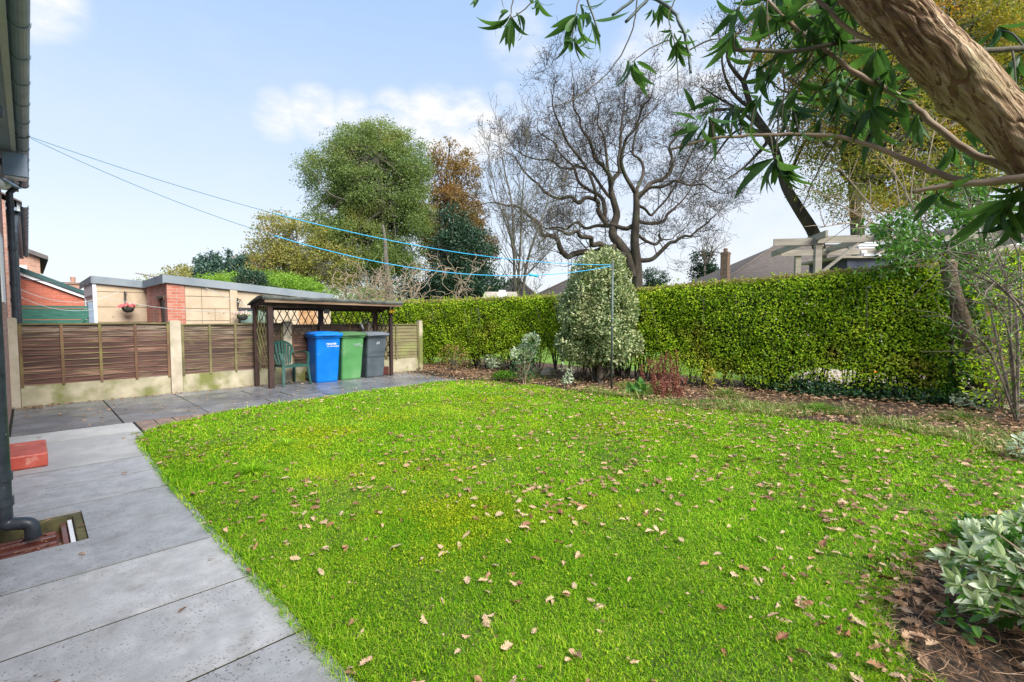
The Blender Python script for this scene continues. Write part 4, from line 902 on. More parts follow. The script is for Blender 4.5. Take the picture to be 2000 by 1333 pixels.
    f = MB(); f.scatter(*T_DIA, q, frames(nrm(rnd_dirs(nsh*9)+V3(0, 0, .5)), rnd_dirs(nsh*9)+V3(0, 0, .6)), rng.uniform(.6, 1.0, nsh*9)*leaf); f.build('foliage', M['hedge'], t, label='stray young shoots above the clipped line')
    st.build('stems', M['bark'], t)
    return t
zl = lambda u: np.full(len(u), .42)
hedge('hedge', 'tall clipped privet hedge from the fence end to the leaning stump', 2, 5, 2500, .047, lambda u: np.interp(u, [0, 2, 3, 4.6, 6.8, 7.6, 8.8, 9.8, 10.4, 11.1], [.10, .16, .42, .52, .50, .18, .12, .34, .30, .08]), 21)
hedge('hedge', 'clipped hedge continuing behind the bin shelter beyond the fence', 0, 2, 1200, .06, zl, 31)
hedge('hedge', 'end of the hedge at the right edge behind the tangled bare shrub', 6, 7, 1200, .06, zl, 41)
# ================================================================ SHRUBS
def cloud(n, ells, shell=.5):
    "points in a union of ellipsoids (cx,cy,cz,rx,ry,rz), biased to the skin; also outward directions"
    e = np.array(ells); w = e[:, 3]*e[:, 4]*e[:, 5]; k = rng.choice(len(e), n, p=w/w.sum()); d = rnd_dirs(n); r = rng.uniform(0, 1, n)**(1/3*(1-shell))
    return e[k, :3]+d*e[k, 3:]*r[:, None], d
def bush(name, label, cat, base, ells, n, leaf, mat_, stem_mat, nst=14, tmpl=T_DIA, lump=.12, gap=.9, up=.4, sr=.012, partname='foliage', group=None):
    t = thing(name, label, cat, base, group); b = V3(*base)
    p, d = cloud(n, ells); nz = vn(p, 4.0/max(.4, ells[0][3]), 5); p = p+d*(lump*nz)[:, None]*ells[0][3]; k = (nz > -gap) | (rng.uniform(0, 1, n) < .25); p, d = p[k], d[k]; m = len(p)
    f = MB(); tl = tmpl if isinstance(tmpl, list) else [tmpl]; wh = rng.integers(0, len(tl), m)
    for i, T in enumerate(tl):
        s_ = wh == i; ms = s_.sum(); dd = nrm(d[s_]*.6+rnd_dirs(ms)*.9+V3(0, 0, up)); f.scatter(*T, p[s_]+b, frames(dd, nrm(d[s_]+V3(0, 0, .8)+rnd_dirs(ms)*.5)), rng.uniform(.6, 1.3, ms)*leaf)
    f.build(partname, mat_, t)
    if nst:
        q, _ = cloud(nst, ells, 0); st = MB(); P_ = []
        for e in q: P_.append([b+V3(rng.normal(0, .03), rng.normal(0, .03), -.02), b+V3(e[0]*.3, e[1]*.3, e[2]*.35)+rng.normal(0, .03, 3), b+V3(e[0]*.7, e[1]*.7, e[2]*.75)+rng.normal(0, .03, 3), b+e])
        st.tubes(P_, np.tile([sr, sr*.8, sr*.5, sr*.25], (nst, 1)), 6); st.build('stems', stem_mat, t)
    return t
hb = G(1178, 748); hb = V3(8.35, 5.85, 0)
bush('variegated_shrub', 'tall columnar variegated holly shrub with cream edged leaves behind the line pole', 'shrub', tuple(hb), [(0,0,1.25,.74,.74,.62),(0,0,1.75,.68,.68,.70),(0,-.05,2.15,.60,.60,.58),(0,0,.62,.62,.56,.24),(.12,-.25,.85,.68,.62,.42),(-.1,.25,.78,.64,.6,.40),(-.2,.3,1.5,.5,.5,.5),(.2,-.3,1.45,.5,.5,.5),(.1,-.2,2.4,.32,.32,.34)]+[(.72*cos(a_)*k_, .72*sin(a_)*k_, z_, .2, .2, .22) for a_, z_, k_ in ((.3,1.0,1),(1.4,1.5,.95),(2.6,.9,1.02),(3.3,1.9,.85),(4.0,1.2,1.0),(4.7,1.75,.9),(5.2,.8,1.04),(5.9,2.2,.7),(3.6,2.4,.55),(4.4,2.5,.4),(3.0,1.4,.98),(4.3,.7,1.02))], 56000, .055, M['holly'], M['bark'], 34, lump=.16, gap=.75, sr=.022)
c = MB(); c.tube([hb+V3(-.03, -.1, -.02), hb+V3(-.04, -.1, .4), hb+V3(0, 0, .9)], [.065, .055, .04], 10); c.tube([hb+V3(.16, .1, -.02), hb+V3(.2, .1, .9)], [.04, .03], 8); tk = c.build('trunk', M['bark_far'], [o for o in sc.objects if o.name == 'variegated_shrub'][0])
b0 = G(968, 724); bush('silver_shrub', 'small silvery white leaved shrub at the foot of the hedge', 'shrub', tuple(b0), [(0,0,.20,.26,.24,.15),(-.08,.1,.28,.15,.15,.12)], 650, .055, M['silver'], M['bark_pale'], 14, tmpl=T_OVAL)
b0 = G(1022, 752); bush('silver_shrub', 'leggy grey green shrub leaning left of the variegated bush', 'shrub', tuple(b0), [(0,0,.35,.24,.24,.22),(.08,-.05,.66,.22,.22,.2),(.14,-.12,.9,.16,.15,.14)], 900, .055, M['ivy'], M['bark_pale'], 26, tmpl=T_OVAL, lump=.25, gap=.3)
o_ = [o for o in sc.objects if o.name == 'silver_shrub.001'][0]
q = MB(); p, d = cloud(600, [(0,0,.62,.24,.22,.18),(.12,-.1,.88,.17,.16,.14)]); 
for i in range(3): s_ = slice(i*200, i*200+200); q.scatter(*T_OVAL[i], p[s_]+b0, frames(nrm(d[s_]+V3(0,0,.5)), rnd_dirs(200)), rng.uniform(.035, .065, 200))
q.build('foliage', M['silver'], o_)
b0 = G(1258, 758); bush('small_shrub', 'low grey green sprig on the bare bed beneath the variegated bush', 'shrub', tuple(G(1108, 756)), [(0,0,.12,.12,.12,.1),(.06,-.03,.28,.08,.07,.1),(-.06,.05,.40,.06,.06,.09),(.1,.06,.16,.09,.09,.1)], 210, .045, M['silver'], M['bark'], 8)
bush('small_shrub', 'low round green clump between bed and lawn left of the bush', 'shrub', tuple(G(985, 741)), [(0,0,.07,.26,.22,.09)], 2600, .045, M['tuft'], M['bark'], 0)
bush('bare_shrub', 'sparse orange leaved twiggy shrub near the fence end', 'shrub', tuple(G(885, 728)), [(0,0,.38,.42,.36,.3)], 420, .05, M['t_autumn'], M['bark'], 34, gap=.5, sr=.007)
# rust red dock stems
def redstems(label, base, n, spread, h):
    t = thing('dock_plant', label, 'plant', base); b = V3(*base); P_ = []; Q = []; f = MB()
    for i in range(n):
        a = b+V3(rng.normal(0, spread), rng.normal(0, spread), 0); l = V3(rng.normal(0, .12), rng.normal(0, .12), 1)*h*rng.uniform(.55, 1.1); P_.append([a, a+l*.35, a+l*.7+rng.normal(0, .02, 3), a+l]); 
        m = 130; u = rng.uniform(.15, 1, m); Q.append(a+l*u[:, None]+rng.normal(0, .022, (m, 3)))
    Q = np.concatenate(Q); f.scatter(*T_DIA, Q, frames(rnd_dirs(len(Q)), rnd_dirs(len(Q))), rng.uniform(.02, .04, len(Q))); f.build('seed_heads', M['dock'], t)
    st = MB(); st.tubes(P_, np.tile([.008, .007, .006, .003], (n, 1)), 5); st.build('stems', M['dock'], t)
redstems('rust red dead seed stems standing in front of the hedge gap', tuple(G(1290, 762)), 15, .19, .70)
redstems('low heap of dead red brown stems on the bed edge', tuple(G(1312, 778)), 12, .16, .40)
b0 = G(1387, 765); bush('fern', 'small yellow fern frond by the hedge foot', 'fern', tuple(b0), [(0,0,.25,.1,.1,.16)], 80, .07, M['fern'], M['bark'], 5, tmpl=T_OVAL, sr=.005)
b0 = G(1300, 775)
bush('dock_leaves', 'broad green leaves low on the bed right of the line pole', 'plant', tuple(G(1262, 772)), [(0,0,.06,.3,.2,.06)], 26, .22, M['glossy'], M['bark'], 0, tmpl=T_OVAL)
for lb, px, py, rx, nn in (('dark ivy creeping along the ground under the hedge', 1560, 778, .9, 2600), ('ivy patch at the foot of the leaning stump', 1745, 790, .8, 2300)):
    q = G(px, py-6); bush('ivy', lb, 'ivy', tuple(q+V3(.15, 0, 0)), [(0,0,.10,.30,rx,.15),(.15,.1,.22,.22,rx*.7,.16)], nn, .06, M['ivy'], M['bark'], 0)
bush('seedling', 'bright green small weed growing on the dark soil at lower right', 'plant', tuple(G(1895, 1235)), [(0,0,.05,.09,.09,.04)], 34, .06, M['glossy'], M['bark'], 5, tmpl=T_OVAL, sr=.003)
bush('small_shrub', 'light green low herb between the lawn and the silver bush', 'plant', tuple(G(1935, 1075)), [(0,0,.08,.22,.16,.08)], 700, .045, M['glossy'], M['bark'], 8, sr=.003)
# rockery stone
def rock(label, p, s_):
    v = []; f = []; n, m = 9, 6
    for j in range(m+1):
        for i in range(n):
            a = 2*pi*i/n; e = pi*j/m; d = V3(sin(e)*cos(a), sin(e)*sin(a), cos(e)); r = 1+.18*vn((d*2)[None], 1.3, int(s_[0]*100))[0]; v.append(V3(*p)+d*V3(*s_)*r)
    for j in range(m):
        for i in range(n): f.append((j*n+i, (j+1)*n+i, (j+1)*n+(i+1) % n, j*n+(i+1) % n))
    mb = MB(); mb.add(v, f); tag(mb.build('rock', M['stone']), label, 'rock')
rock('buff rockery stone at the hedge foot left of the variegated bush', G(1072, 736)+V3(0, 0, .06), (.26, .17, .15))
rock('small buff stone right beside the larger rockery stone', G(1048, 730)+V3(0, 0, .05), (.16, .12, .12))
# ---------- foreground silver bush, right edge
def rosette(f, p, ax, n, L, tm, wid=1.0, droop=.5):
    ax = nrm(ax); r = rnd_dirs(n); r = nrm(r-ax*(r@ax)[:, None]); el = rng.uniform(.1, 1.25, n)
    d = nrm(ax*np.cos(el)[:, None]*1.0+r*np.sin(el)[:, None]+V3(0, 0, -droop)*rng.uniform(0, 1, n)[:, None]); nn = nrm(ax-d*(d@ax)[:, None]+V3(0, 0, .25)); wh = rng.integers(0, len(tm), n)
    for i, T in enumerate(tm):
        s_ = wh == i
        if s_.any(): sc_ = rng.uniform(.65, 1.15, s_.sum())*L; f.scatter(*T, p+d[s_]*.01+ax*rng.uniform(-.03, .0, s_.sum())[:, None], frames(d[s_], nn[s_]), np.stack([sc_, sc_*wid, sc_], 1))
t = thing('silver_shrub', 'large grey leaved daisy bush in the lower right corner', 'shrub', (3.3, -.5, 0)); b = V3(3.3, -.5, 0)
f = MB(); f2 = MB(); P_ = []
tips = []
for i in range(190):
    a = rng.uniform(0, 2*pi); rr = rng.uniform(0, 1)**.5; h = rng.uniform(.1, .50)*(1.12-.65*rr)+.06; tips.append(b+V3(.66*rr*cos(a), .60*rr*sin(a)+.0, h))
tips += [G(1850, 1090, .34), G(1890, 1085, .38), G(1870, 1140, .26), G(1945, 1040, .46), G(1980, 1020, .5), G(1910, 1180, .2), G(1930, 1150, .25), G(1960, 1090, .38), G(1990, 1130, .3), G(1925, 1100, .34)]
for tp in tips:
    ax = nrm(tp-b+V3(0, 0, .15)+rng.normal(0, .12, 3)); rosette(f, tp, ax, 14, .074, T_OVAL, .92, .1); rosette(f2, tp-ax*.06, ax, 7, .078, T_OVAL, .9, .45)
    P_.append([b+V3(rng.normal(0, .05), rng.normal(0, .05), -.02), b+(tp-b)*.4+V3(0, 0, -.03), b+(tp-b)*.75, tp])
f.build('foliage', M['silver'], t); f2.build('foliage', M['glossy'], t, label='older greener leaves underneath'); st = MB(); st.tubes(P_, np.tile([.008, .007, .005, .003], (len(P_), 1)), 5); st.build('stems', M['bark_pale'], t)
# ================================================================ OVERHANGING BUSH (near right)
t = thing('buddleia', 'large overhanging shrub with thick ridged trunk and long drooping leaves at upper right', 'shrub', (2.7, -1.4, 0))
tm, ntt, bsd, _ = new_mat('ridged_brown_bark'); vc = coords(ntt, (1, 1, 1))
# ridges run along the trunk
BA, BB = at(1715, -60, 1.42), at(2030, 360, 1.36); axis_ = nrm(BB-BA)
mp = ntt.nodes.new('ShaderNodeVectorMath'); mp.operation = 'DOT_PRODUCT'; ntt.links.new(vc, mp.inputs[0]); mp.inputs[1].default_value = tuple(axis_)
sc1 = ntt.nodes.new('ShaderNodeVectorMath'); sc1.operation = 'SCALE'; sc1.inputs[0].default_value = tuple(axis_); ntt.links.new(mathn(ntt, 'MULTIPLY', mp.outputs['Value'], -.90), sc1.inputs['Scale'])
ad = ntt.nodes.new('ShaderNodeVectorMath'); ad.operation = 'ADD'; ntt.links.new(vc, ad.inputs[0]); ntt.links.new(sc1.outputs[0], ad.inputs[1])
n1 = noise(ntt, ad.outputs[0], 95, 7, .6, .6); n2 = noise(ntt, ad.outputs[0], 34, 5, .5, .8)
h_ = mathn(ntt, 'ADD', mathn(ntt, 'MULTIPLY', n1, .6), mathn(ntt, 'MULTIPLY', n2, .8))
col = ramp(ntt, h_, [(.48, (.06, .034, .018)), (.60, (.24, .145, .075)), (.70, (.40, .27, .15)), (.84, (.60, .47, .31))]); col = mix(ntt, ramp(ntt, noise(ntt, vc, 6, 5), [(.56, (0,0,0)), (.8, (1,1,1))]), col, (.22, .19, .07))
ntt.links.new(col, bsd.inputs['Base Color']); bsd.inputs['Roughness'].default_value = .85; bump(ntt, bsd, h_, 1.0, .03); M['ridged'] = tm
def bpath(pts, dep): 
    dep = np.broadcast_to(dep, len(pts)); return np.array([at(x, y, d) for (x, y), d in zip(pts, dep)])
c = MB()
tp = bpath([(1640,-90),(1728,0),(1790,62),(1855,127),(1925,197),(1985,256),(2060,335),(2170,470)], [1.5,1.45,1.43,1.42,1.40,1.38,1.35,1.32]); tp = smooth_path(np.vstack([tp, [2.35, -.95, .5], [2.5, -1.1, -.05]]), 40)
n = len(tp); sides = 160; T = nrm(np.gradient(tp, axis=0)); sd = nrm(np.cross(T, np.broadcast_to(V3(0, 0, 1), T.shape))); nn = np.cross(sd, T); v = []
AA, II = np.meshgrid(2*pi*np.arange(sides)/sides, np.arange(n)*.3); SS = np.concatenate([[0], np.cumsum(np.linalg.norm(np.diff(tp, axis=0), axis=1))])[:, None]*np.ones((1, sides))
q_ = np.stack([np.cos(AA)*.9, np.sin(AA)*.9, SS*5.0], -1).reshape(-1, 3); q2_ = q_*V3(1, 1, 1.4)+.12*np.stack([vn(q_, 2.2, 5), vn(q_, 2.2, 6), vn(q_, 1, 7)], 1)
rid = 1-np.abs(vn(q2_, 4.2, 1)); rid2 = 1-np.abs(vn(q2_*V3(1, 1, .8), 9, 2)); q4_ = np.stack([np.cos(AA)*1.0, np.sin(AA)*1.0, SS*1.9], -1).reshape(-1, 3); q4_ = q4_+.10*np.stack([vn(q_, 2.4, 15), vn(q_, 2.4, 16), vn(q_, 1, 17)], 1); g1 = np.clip(1-np.abs(vn(q4_, 7, 31))*1.0, 0, 1)**7; g2 = np.clip(1-np.abs(vn(q4_, 6, 33)), 0, 1)**7; gr = np.maximum(g1, .8*g2); r_ = (.068+.005*np.sin(3*AA+II*.05)+.003*np.sin(II*.21)).ravel()-.0075*gr+.003*rid2+.002*vn(q2_, 6, 11)
kn = (np.exp(-((II-44)/3.5)**2)*np.clip(np.cos(AA-3.6), 0, 1)**2).ravel(); r_ = (r_+.018*kn*(1-.45*np.exp(-((kn-1)/.12)**2))).reshape(n, sides)
v = tp[:, None, :]+sd[:, None, :]*(r_*np.cos(AA))[..., None]+nn[:, None, :]*(r_*np.sin(AA))[..., None]; v = v.reshape(-1, 3)
fq = np.array([(i*sides+k, i*sides+(k+1) % sides, (i+1)*sides+(k+1) % sides, (i+1)*sides+k) for i in range(n-1) for k in range(sides)]); deep = gr[fq].mean(1)*(1+.5*vn(v[fq[:, 0]], 14, 12)); lowq = deep > np.quantile(deep, .82); c.add(v, [fq[~lowq]], 0); c.f.append((fq[lowq].astype(np.int64), 1)); c.build('trunk', [M['ridged'], M['furrow']], t, smooth=True)
br = MB(); br2 = MB(); br3 = MB()
def limb(mb, pts, dep, r0, r1, k=6, jit=.004):
    p = smooth_path(bpath(pts, dep), k); p = p+rng.normal(0, jit*.3, p.shape)*V3(1, 1, 1); mb.tube(p, np.linspace(r0, r1, len(p)), 8); return p
Bs = []
Bs.append(limb(br2, [(2040,95),(1900,98),(1820,85),(1735,80),(1640,84),(1540,101),(1434,97)], 1.62, .0095, .0062))
Bs.append(limb(br, [(1760,85),(1700,78),(1650,52),(1590,-10),(1540,-60)], [1.5,1.52,1.55,1.6,1.6], .0085, .006))
Bs.append(limb(br, [(2010,365),(1960,325),(1900,302),(1835,252),(1765,193),(1680,150),(1620,104),(1560,60),(1510,14),(1470,-40)], [1.4,1.45,1.5,1.55,1.6,1.62,1.65,1.7,1.7,1.7], .0125, .0055))
Bs.append(limb(br, [(2060,352),(1985,352),(1900,357),(1830,338),(1740,300),(1640,268),(1520,264),(1410,268),(1312,291)], [1.35,1.4,1.45,1.5,1.55,1.6,1.65,1.7,1.75], .0125, .0038))
Bs.append(limb(br, [(2060,330),(1995,348),(1900,358),(1850,362),(1782,376)], [1.3,1.35,1.42,1.45,1.5], .014, .006))
Bs.append(limb(br3, [(1150,-80),(1235,-20),(1300,10),(1333,55),(1344,100),(1349,143)], [2.1,2.1,2.05,2.0,2.0,2.0], .0085, .0058))
limb(br3, [(1290,-30),(1265,-2),(1222,44)], 2.05, .008, .0065); limb(br3, [(1270,-40),(1238,-2),(1196,30)], 2.1, .008, .006); limb(br3, [(1135,-30),(1158,30),(1172,72)], 2.1, .006, .004)
for pts in ([(1330,-40),(1318,0),(1306,28),(1310,58),(1321,105),(1325,190)], [(1244,-40),(1242,25),(1228,78),(1190,140),(1120,195),(1070,210)], [(1306,78),(1270,95),(1234,122)], [(1045,-40),(1040,2),(1012,28),(997,37)], [(1005,-30),(1000,10),(996,36)], [(1150,-30),(1130,5),(1122,40),(1118,80)], [(1590,98),(1560,150),(1520,215),(1498,250)], [(1500,-30),(1498,30),(1506,95)], [(1530,130),(1530,200),(1525,260)], [(1740,78),(1690,130),(1640,190)], [(1640,268),(1600,330),(1560,420)]): limb(br2, pts, [2.0]*len(pts) if pts[0][0] < 1400 else [1.65]*len(pts), .0032, .0018)
br.build('branch', M['bark_pale'], t, smooth=True, label='pale brown smooth branches'); br2.build('branch', M['bark'], t, smooth=True, label='thin dark branches'); br3.build('branch', M['galv'], t, smooth=True, label='bare grey broken branches')
f = MB()
CL = [ # px, py, depth, leaves, leaf length, direction (right, up)
(998,38,2.0,7,.17,(-.1,-1)),(1015,30,2.0,5,.15,(.6,-.5)),(985,25,2.0,3,.12,(-1,-.2)),(1050,5,2.0,4,.13,(.2,-1)),(935,-5,2.0,3,.10,(-.3,-.6)),(1125,35,1.95,8,.18,(-.5,-1)),(1118,78,1.95,8,.14,(-.2,-1)),(1140,20,2.0,5,.15,(.7,-.8)),(1160,45,2.0,4,.16,(.8,-.6)),
(1234,122,1.7,4,.16,(-.3,-.7)),(1238,118,1.7,3,.15,(1,-.35)),(1321,85,2.0,9,.10,(0,-.4)),(1310,65,2.0,5,.09,(-.7,-.6)),(1345,60,2.0,4,.10,(.7,.5)),(1290,10,2.1,8,.11,(0,-1)),(1275,25,2.1,4,.07,(-.2,-1)),(1325,105,2.0,5,.11,(0,-1)),
(1368,248,1.7,6,.16,(-.6,-.3)),(1385,235,1.7,5,.17,(.4,-1)),(1360,225,1.7,4,.13,(-.3,.7)),(1435,205,1.7,7,.15,(-.6,-.2)),(1450,240,1.7,5,.13,(.2,-1)),(1395,200,1.7,5,.14,(-.8,.1)),(1511,312,1.62,9,.20,(-.8,-.7)),(1515,318,1.62,5,.17,(.1,-1)),
(1480,190,1.68,8,.14,(-.4,-.5)),(1520,200,1.7,7,.14,(.3,-.8)),(1549,218,1.7,8,.13,(.4,-.6)),(1530,255,1.7,5,.10,(.3,-.9)),(1500,150,1.7,7,.14,(-.5,-.5)),(1560,170,1.75,6,.15,(.1,-1)),(1600,180,1.7,6,.15,(.2,-.9)),(1640,195,1.65,7,.16,(.3,-.9)),(1660,240,1.6,5,.13,(.1,-1)),
(1721,165,1.55,5,.16,(-.4,-.8)),(1700,215,1.55,6,.15,(-.5,-.7)),(1740,130,1.55,4,.13,(.5,-.3)),(1755,195,1.6,7,.15,(.2,-.9)),(1790,230,1.6,6,.14,(.3,-.8)),(1612,25,1.65,8,.18,(-.1,-1)),(1560,25,1.7,8,.18,(-.4,-1)),(1520,40,1.7,8,.17,(-.6,-.9)),(1490,10,1.7,7,.16,(-.5,-.9)),(1585,60,1.65,6,.16,(.3,-1)),(1640,70,1.6,5,.15,(.5,-.8)),(1540,90,1.7,6,.15,(-.2,-1)),(1580,120,1.7,6,.14,(-.4,-.7)),(1660,10,1.6,6,.16,(.3,-1)),
(1998,372,1.4,9,.17,(-.2,-1)),(1960,395,1.45,7,.16,(-.7,-.5)),(1990,420,1.45,7,.15,(.1,-1)),(1940,410,1.5,6,.15,(-.5,-.9)),(1890,262,1.7,6,.14,(.4,-.5)),(1990,110,1.7,7,.15,(-.2,-.8)),(1950,60,1.7,7,.15,(.1,-1)),(1985,180,1.6,6,.14,(.2,-1)),(1900,330,1.6,6,.13,(-.8,.3)),(1860,290,1.6,5,.13,(-.2,-.9)),(1830,380,1.5,5,.13,(-.6,-.5))]
for px, py, dp, n_, L, (a, b_) in CL:
    ax = nrm(RT*a+V3(0, 0, b_)+FW*rng.uniform(-.35, .35)); rosette(f, at(px, py, dp), ax, int(n_*1.15)+1, L*.84, T_LANCE, .85, .7)
allb = np.concatenate(Bs)
def tie(p):
    q = allb[np.argmin(np.linalg.norm(allb-p, axis=1))]; tw = MB(); tw.tube(smooth_path([q, q+(p-q)*.5+V3(0, 0, .02), p], 4), [.0035]*5+[.0022]*4, 5); tw.build('twig', M['bark'], t, smooth=True)
for c_ in CL:
    if c_[0] > 1380: tie(at(*c_[:3]))
for _ in range(24):
    px, py = rng.uniform(1425, 1720), rng.uniform(-20, 265); pq = at(px, py, rng.uniform(1.6, 2.0)); tie(pq); rosette(f, pq, nrm(RT*rng.uniform(-.7, .3)+V3(0, 0, -1)+FW*rng.uniform(-.4, .4)), rng.integers(4, 8), rng.uniform(.12, .17), T_LANCE, .9, .7)
f.build('foliage', M['budd'], t)
# ================================================================ SHRUBS AND STUMP, right end of the hedge
t = thing('tree_stump', 'leaning sawn off old trunk at the right end of the hedge', 'tree stump', tuple(G(1935, 790)))
c = MB(); p = smooth_path([G(1938, 795)+V3(.05, 0, -.05), at(1915, 725, 7.3), at(1890, 655, 7.25), at(1868, 590, 7.25), at(1855, 540, 7.3), at(1852, 512, 7.3)], 6); p = smooth_path(p, 4); rough_tube(c, p, np.interp(np.linspace(0, 1, len(p)), [0, .1, .8, 1], [.15, .085, .075, .09]), 40, .2, 6, 3); c.build('trunk', M['bark_brown'], t, smooth=True)
c = MB(); p2 = smooth_path([G(1952, 785)+V3(.2, 0, -.05), at(1942, 700, 7.7), at(1918, 620, 7.7), at(1900, 570, 7.7)], 6); p2 = smooth_path(p2, 4); rough_tube(c, p2, np.linspace(.12, .07, len(p2)), 30, .2, 6, 8); c.build('trunk', M['gully'], t, smooth=True, label='dark reddish second stem')
c = MB(); c.tube([p[-1]-V3(0, 0, .02), p[-1]+V3(0, 0, .03)], [.095, .075], 12); c.build('cut_top', M['bark_pale'], t)
def stemmy(name, label, base, paths, r, mat_, twigs=60, tl=.35, leafm=None, nl=0, leaf=.06):
    t = thing(name, label, 'shrub', base); c = MB(); allp = []
    for p in paths:
        p = smooth_path(p, 5); allp.append(p); c.tube(p, np.linspace(r*rng.uniform(.8, 1.3), r*.35, len(p)), 6)
    P_ = []; cat_ = np.concatenate(allp)
    for i in range(twigs):
        a = cat_[rng.integers(len(cat_))]; d = nrm(rng.normal(0, 1, 3)+V3(0, 0, .4))*tl*rng.uniform(.5, 1.3); P_.append([a, a+d*.5+rng.normal(0, .03, 3), a+d])
    if twigs: c.tubes(P_, np.tile([r*.35, r*.25, r*.12], (twigs, 1)), 4)
    c.build('stems', mat_, t)
    if leafm:
        P_ = np.array(P_); k = rng.integers(0, twigs, nl); u = rng.uniform(.4, 1.05, nl)[:, None]; q = P_[k, 0]+(P_[k, 2]-P_[k, 0])*u+rng.normal(0, leaf*.7, (nl, 3)); f = MB(); 
        wh = rng.integers(0, 3, nl)
        for i in range(3): s_ = wh == i; ms = s_.sum(); f.scatter(*T_OVAL[i], q[s_], frames(nrm(rnd_dirs(ms)+V3(0, 0, -.2)), nrm(rnd_dirs(ms)+V3(0, 0, 1))), rng.uniform(.6, 1.3, ms)*leaf)
        f.build('foliage', leafm, t)
    return t
bs = at(1990, 760, 6.2); bs[2] = 0
stemmy('bare_shrub', 'tangled shrub of thin bare pale stems at the right edge', tuple(bs), [[bs, at(1975, 700, 6.1), at(1972, 600, 6), at(1960, 520, 6.0), at(1925, 440, 6.2)], [bs, at(1968, 640, 5.9), at(1900, 560, 5.8), at(1840, 500, 6)], [bs, at(1935, 690, 6.0), at(1880, 640, 6.1), at(1852, 620, 6.2)], [at(2040, 700, 5.5), at(1990, 600, 5.5), at(1930, 540, 5.6), at(1850, 490, 5.7)], [at(2030, 620, 5.6), at(1950, 560, 5.6), at(1880, 530, 5.7)], [bs, at(1985, 620, 6.2), at(1945, 500, 6.3), at(1890, 400, 6.4)], [bs+V3(.3, -.3, 0), at(2000, 640, 6.2), at(1990, 500, 6.3), at(1940, 420, 6.3)], [bs, at(1955, 700, 6.3), at(1925, 560, 6.5), at(1905, 480, 6.6)]], .016, M['bark_far'], 330, .5, M['glossy'], 700, .055)
b2 = V3(10.4, .4, 0)
stemmy('evergreen_shrub', 'glossy green evergreen shrub spilling over the hedge top', tuple(b2), [[b2, b2+V3(-.1, -.2, 1.2), at(1830, 520, 8.0), at(1770, 470, 7.8), at(1730, 440, 7.6)], [b2, b2+V3(-.1, 0, 1.4), at(1850, 480, 7.9), at(1800, 430, 7.8)], [b2, b2+V3(0, 0, 1.5), at(1800, 520, 7.7), at(1765, 505, 7.5)], [b2, b2+V3(0, .1, 1.3), at(1870, 450, 8.1), at(1850, 400, 8.1)], [b2, b2+V3(-.2, -.5, 1.3), at(1900, 420, 8.0), at(1895, 370, 8.2)]], .022, M['bark_far'], 260, .5, M['glossy'], 8200, .075)
b3 = V3(10.9, 1.0, 0)
stemmy('bare_shrub', 'upright pinkish bare twiggy shrub rising behind the hedge at right', tuple(b3), [[b3, at(1790, 520, 8.6), at(1760, 420, 8.8), at(1740, 270, 9)], [b3, at(1780, 480, 8.5), at(1800, 380, 8.8), at(1830, 230, 9)], [b3, at(1790, 500, 8.5), at(1700, 400, 8.6), at(1640, 330, 8.7)], [b3, at(1760, 480, 8.4), at(1690, 430, 8.5), at(1570, 360, 8.4)], [b3, at(1800, 480, 8.4), at(1770, 380, 8.8), at(1720, 300, 9)], [b3, at(1810, 490, 8.6), at(1780, 400, 8.8), at(1790, 290, 9)], [b3, at(1760, 500, 8.4), at(1680, 440, 8.4), at(1600, 445, 8.3)]], .02, M['bark_pale'], 200, .6)
b0 = G(1915, 800); bush('silver_shrub', 'low silvery green sprigs at the foot of the leaning stump', 'shrub', tuple(b0), [(0,0,.12,.22,.36,.12)], 260, .065, M['silver'], M['bark'], 14, tmpl=T_OVAL)
be = at(1965, 620, 6.9); be[2] = 0
bush('evergreen_shrub', 'mixed green and brown leafy growth right of the leaning stump', 'shrub', tuple(be), [(0,0,.9,.5,.5,.55),(.1,-.2,1.4,.5,.5,.45),(-.25,.1,.5,.35,.4,.35),(.2,.0,1.8,.45,.45,.35)], 2600, .06, M['hedge'], M['bark_pale'], 30, tmpl=T_OVAL, gap=.35, sr=.010)
b0 = G(1985, 790); bush('evergreen_shrub', 'small leafy green shrub on the bed at the far right edge', 'shrub', tuple(b0), [(0,0,.3,.4,.5,.3)], 900, .07, M['glossy'], M['bark'], 14, tmpl=T_OVAL, gap=.4)
b0 = G(2000, 905); bush('silver_shrub', 'silvery sprig poking in at the right edge above the lawn', 'shrub', tuple(b0+V3(.1, -.05, 0)), [(0,0,.14,.16,.16,.12)], 110, .075, M['silver'], M['bark'], 8, tmpl=T_OVAL)
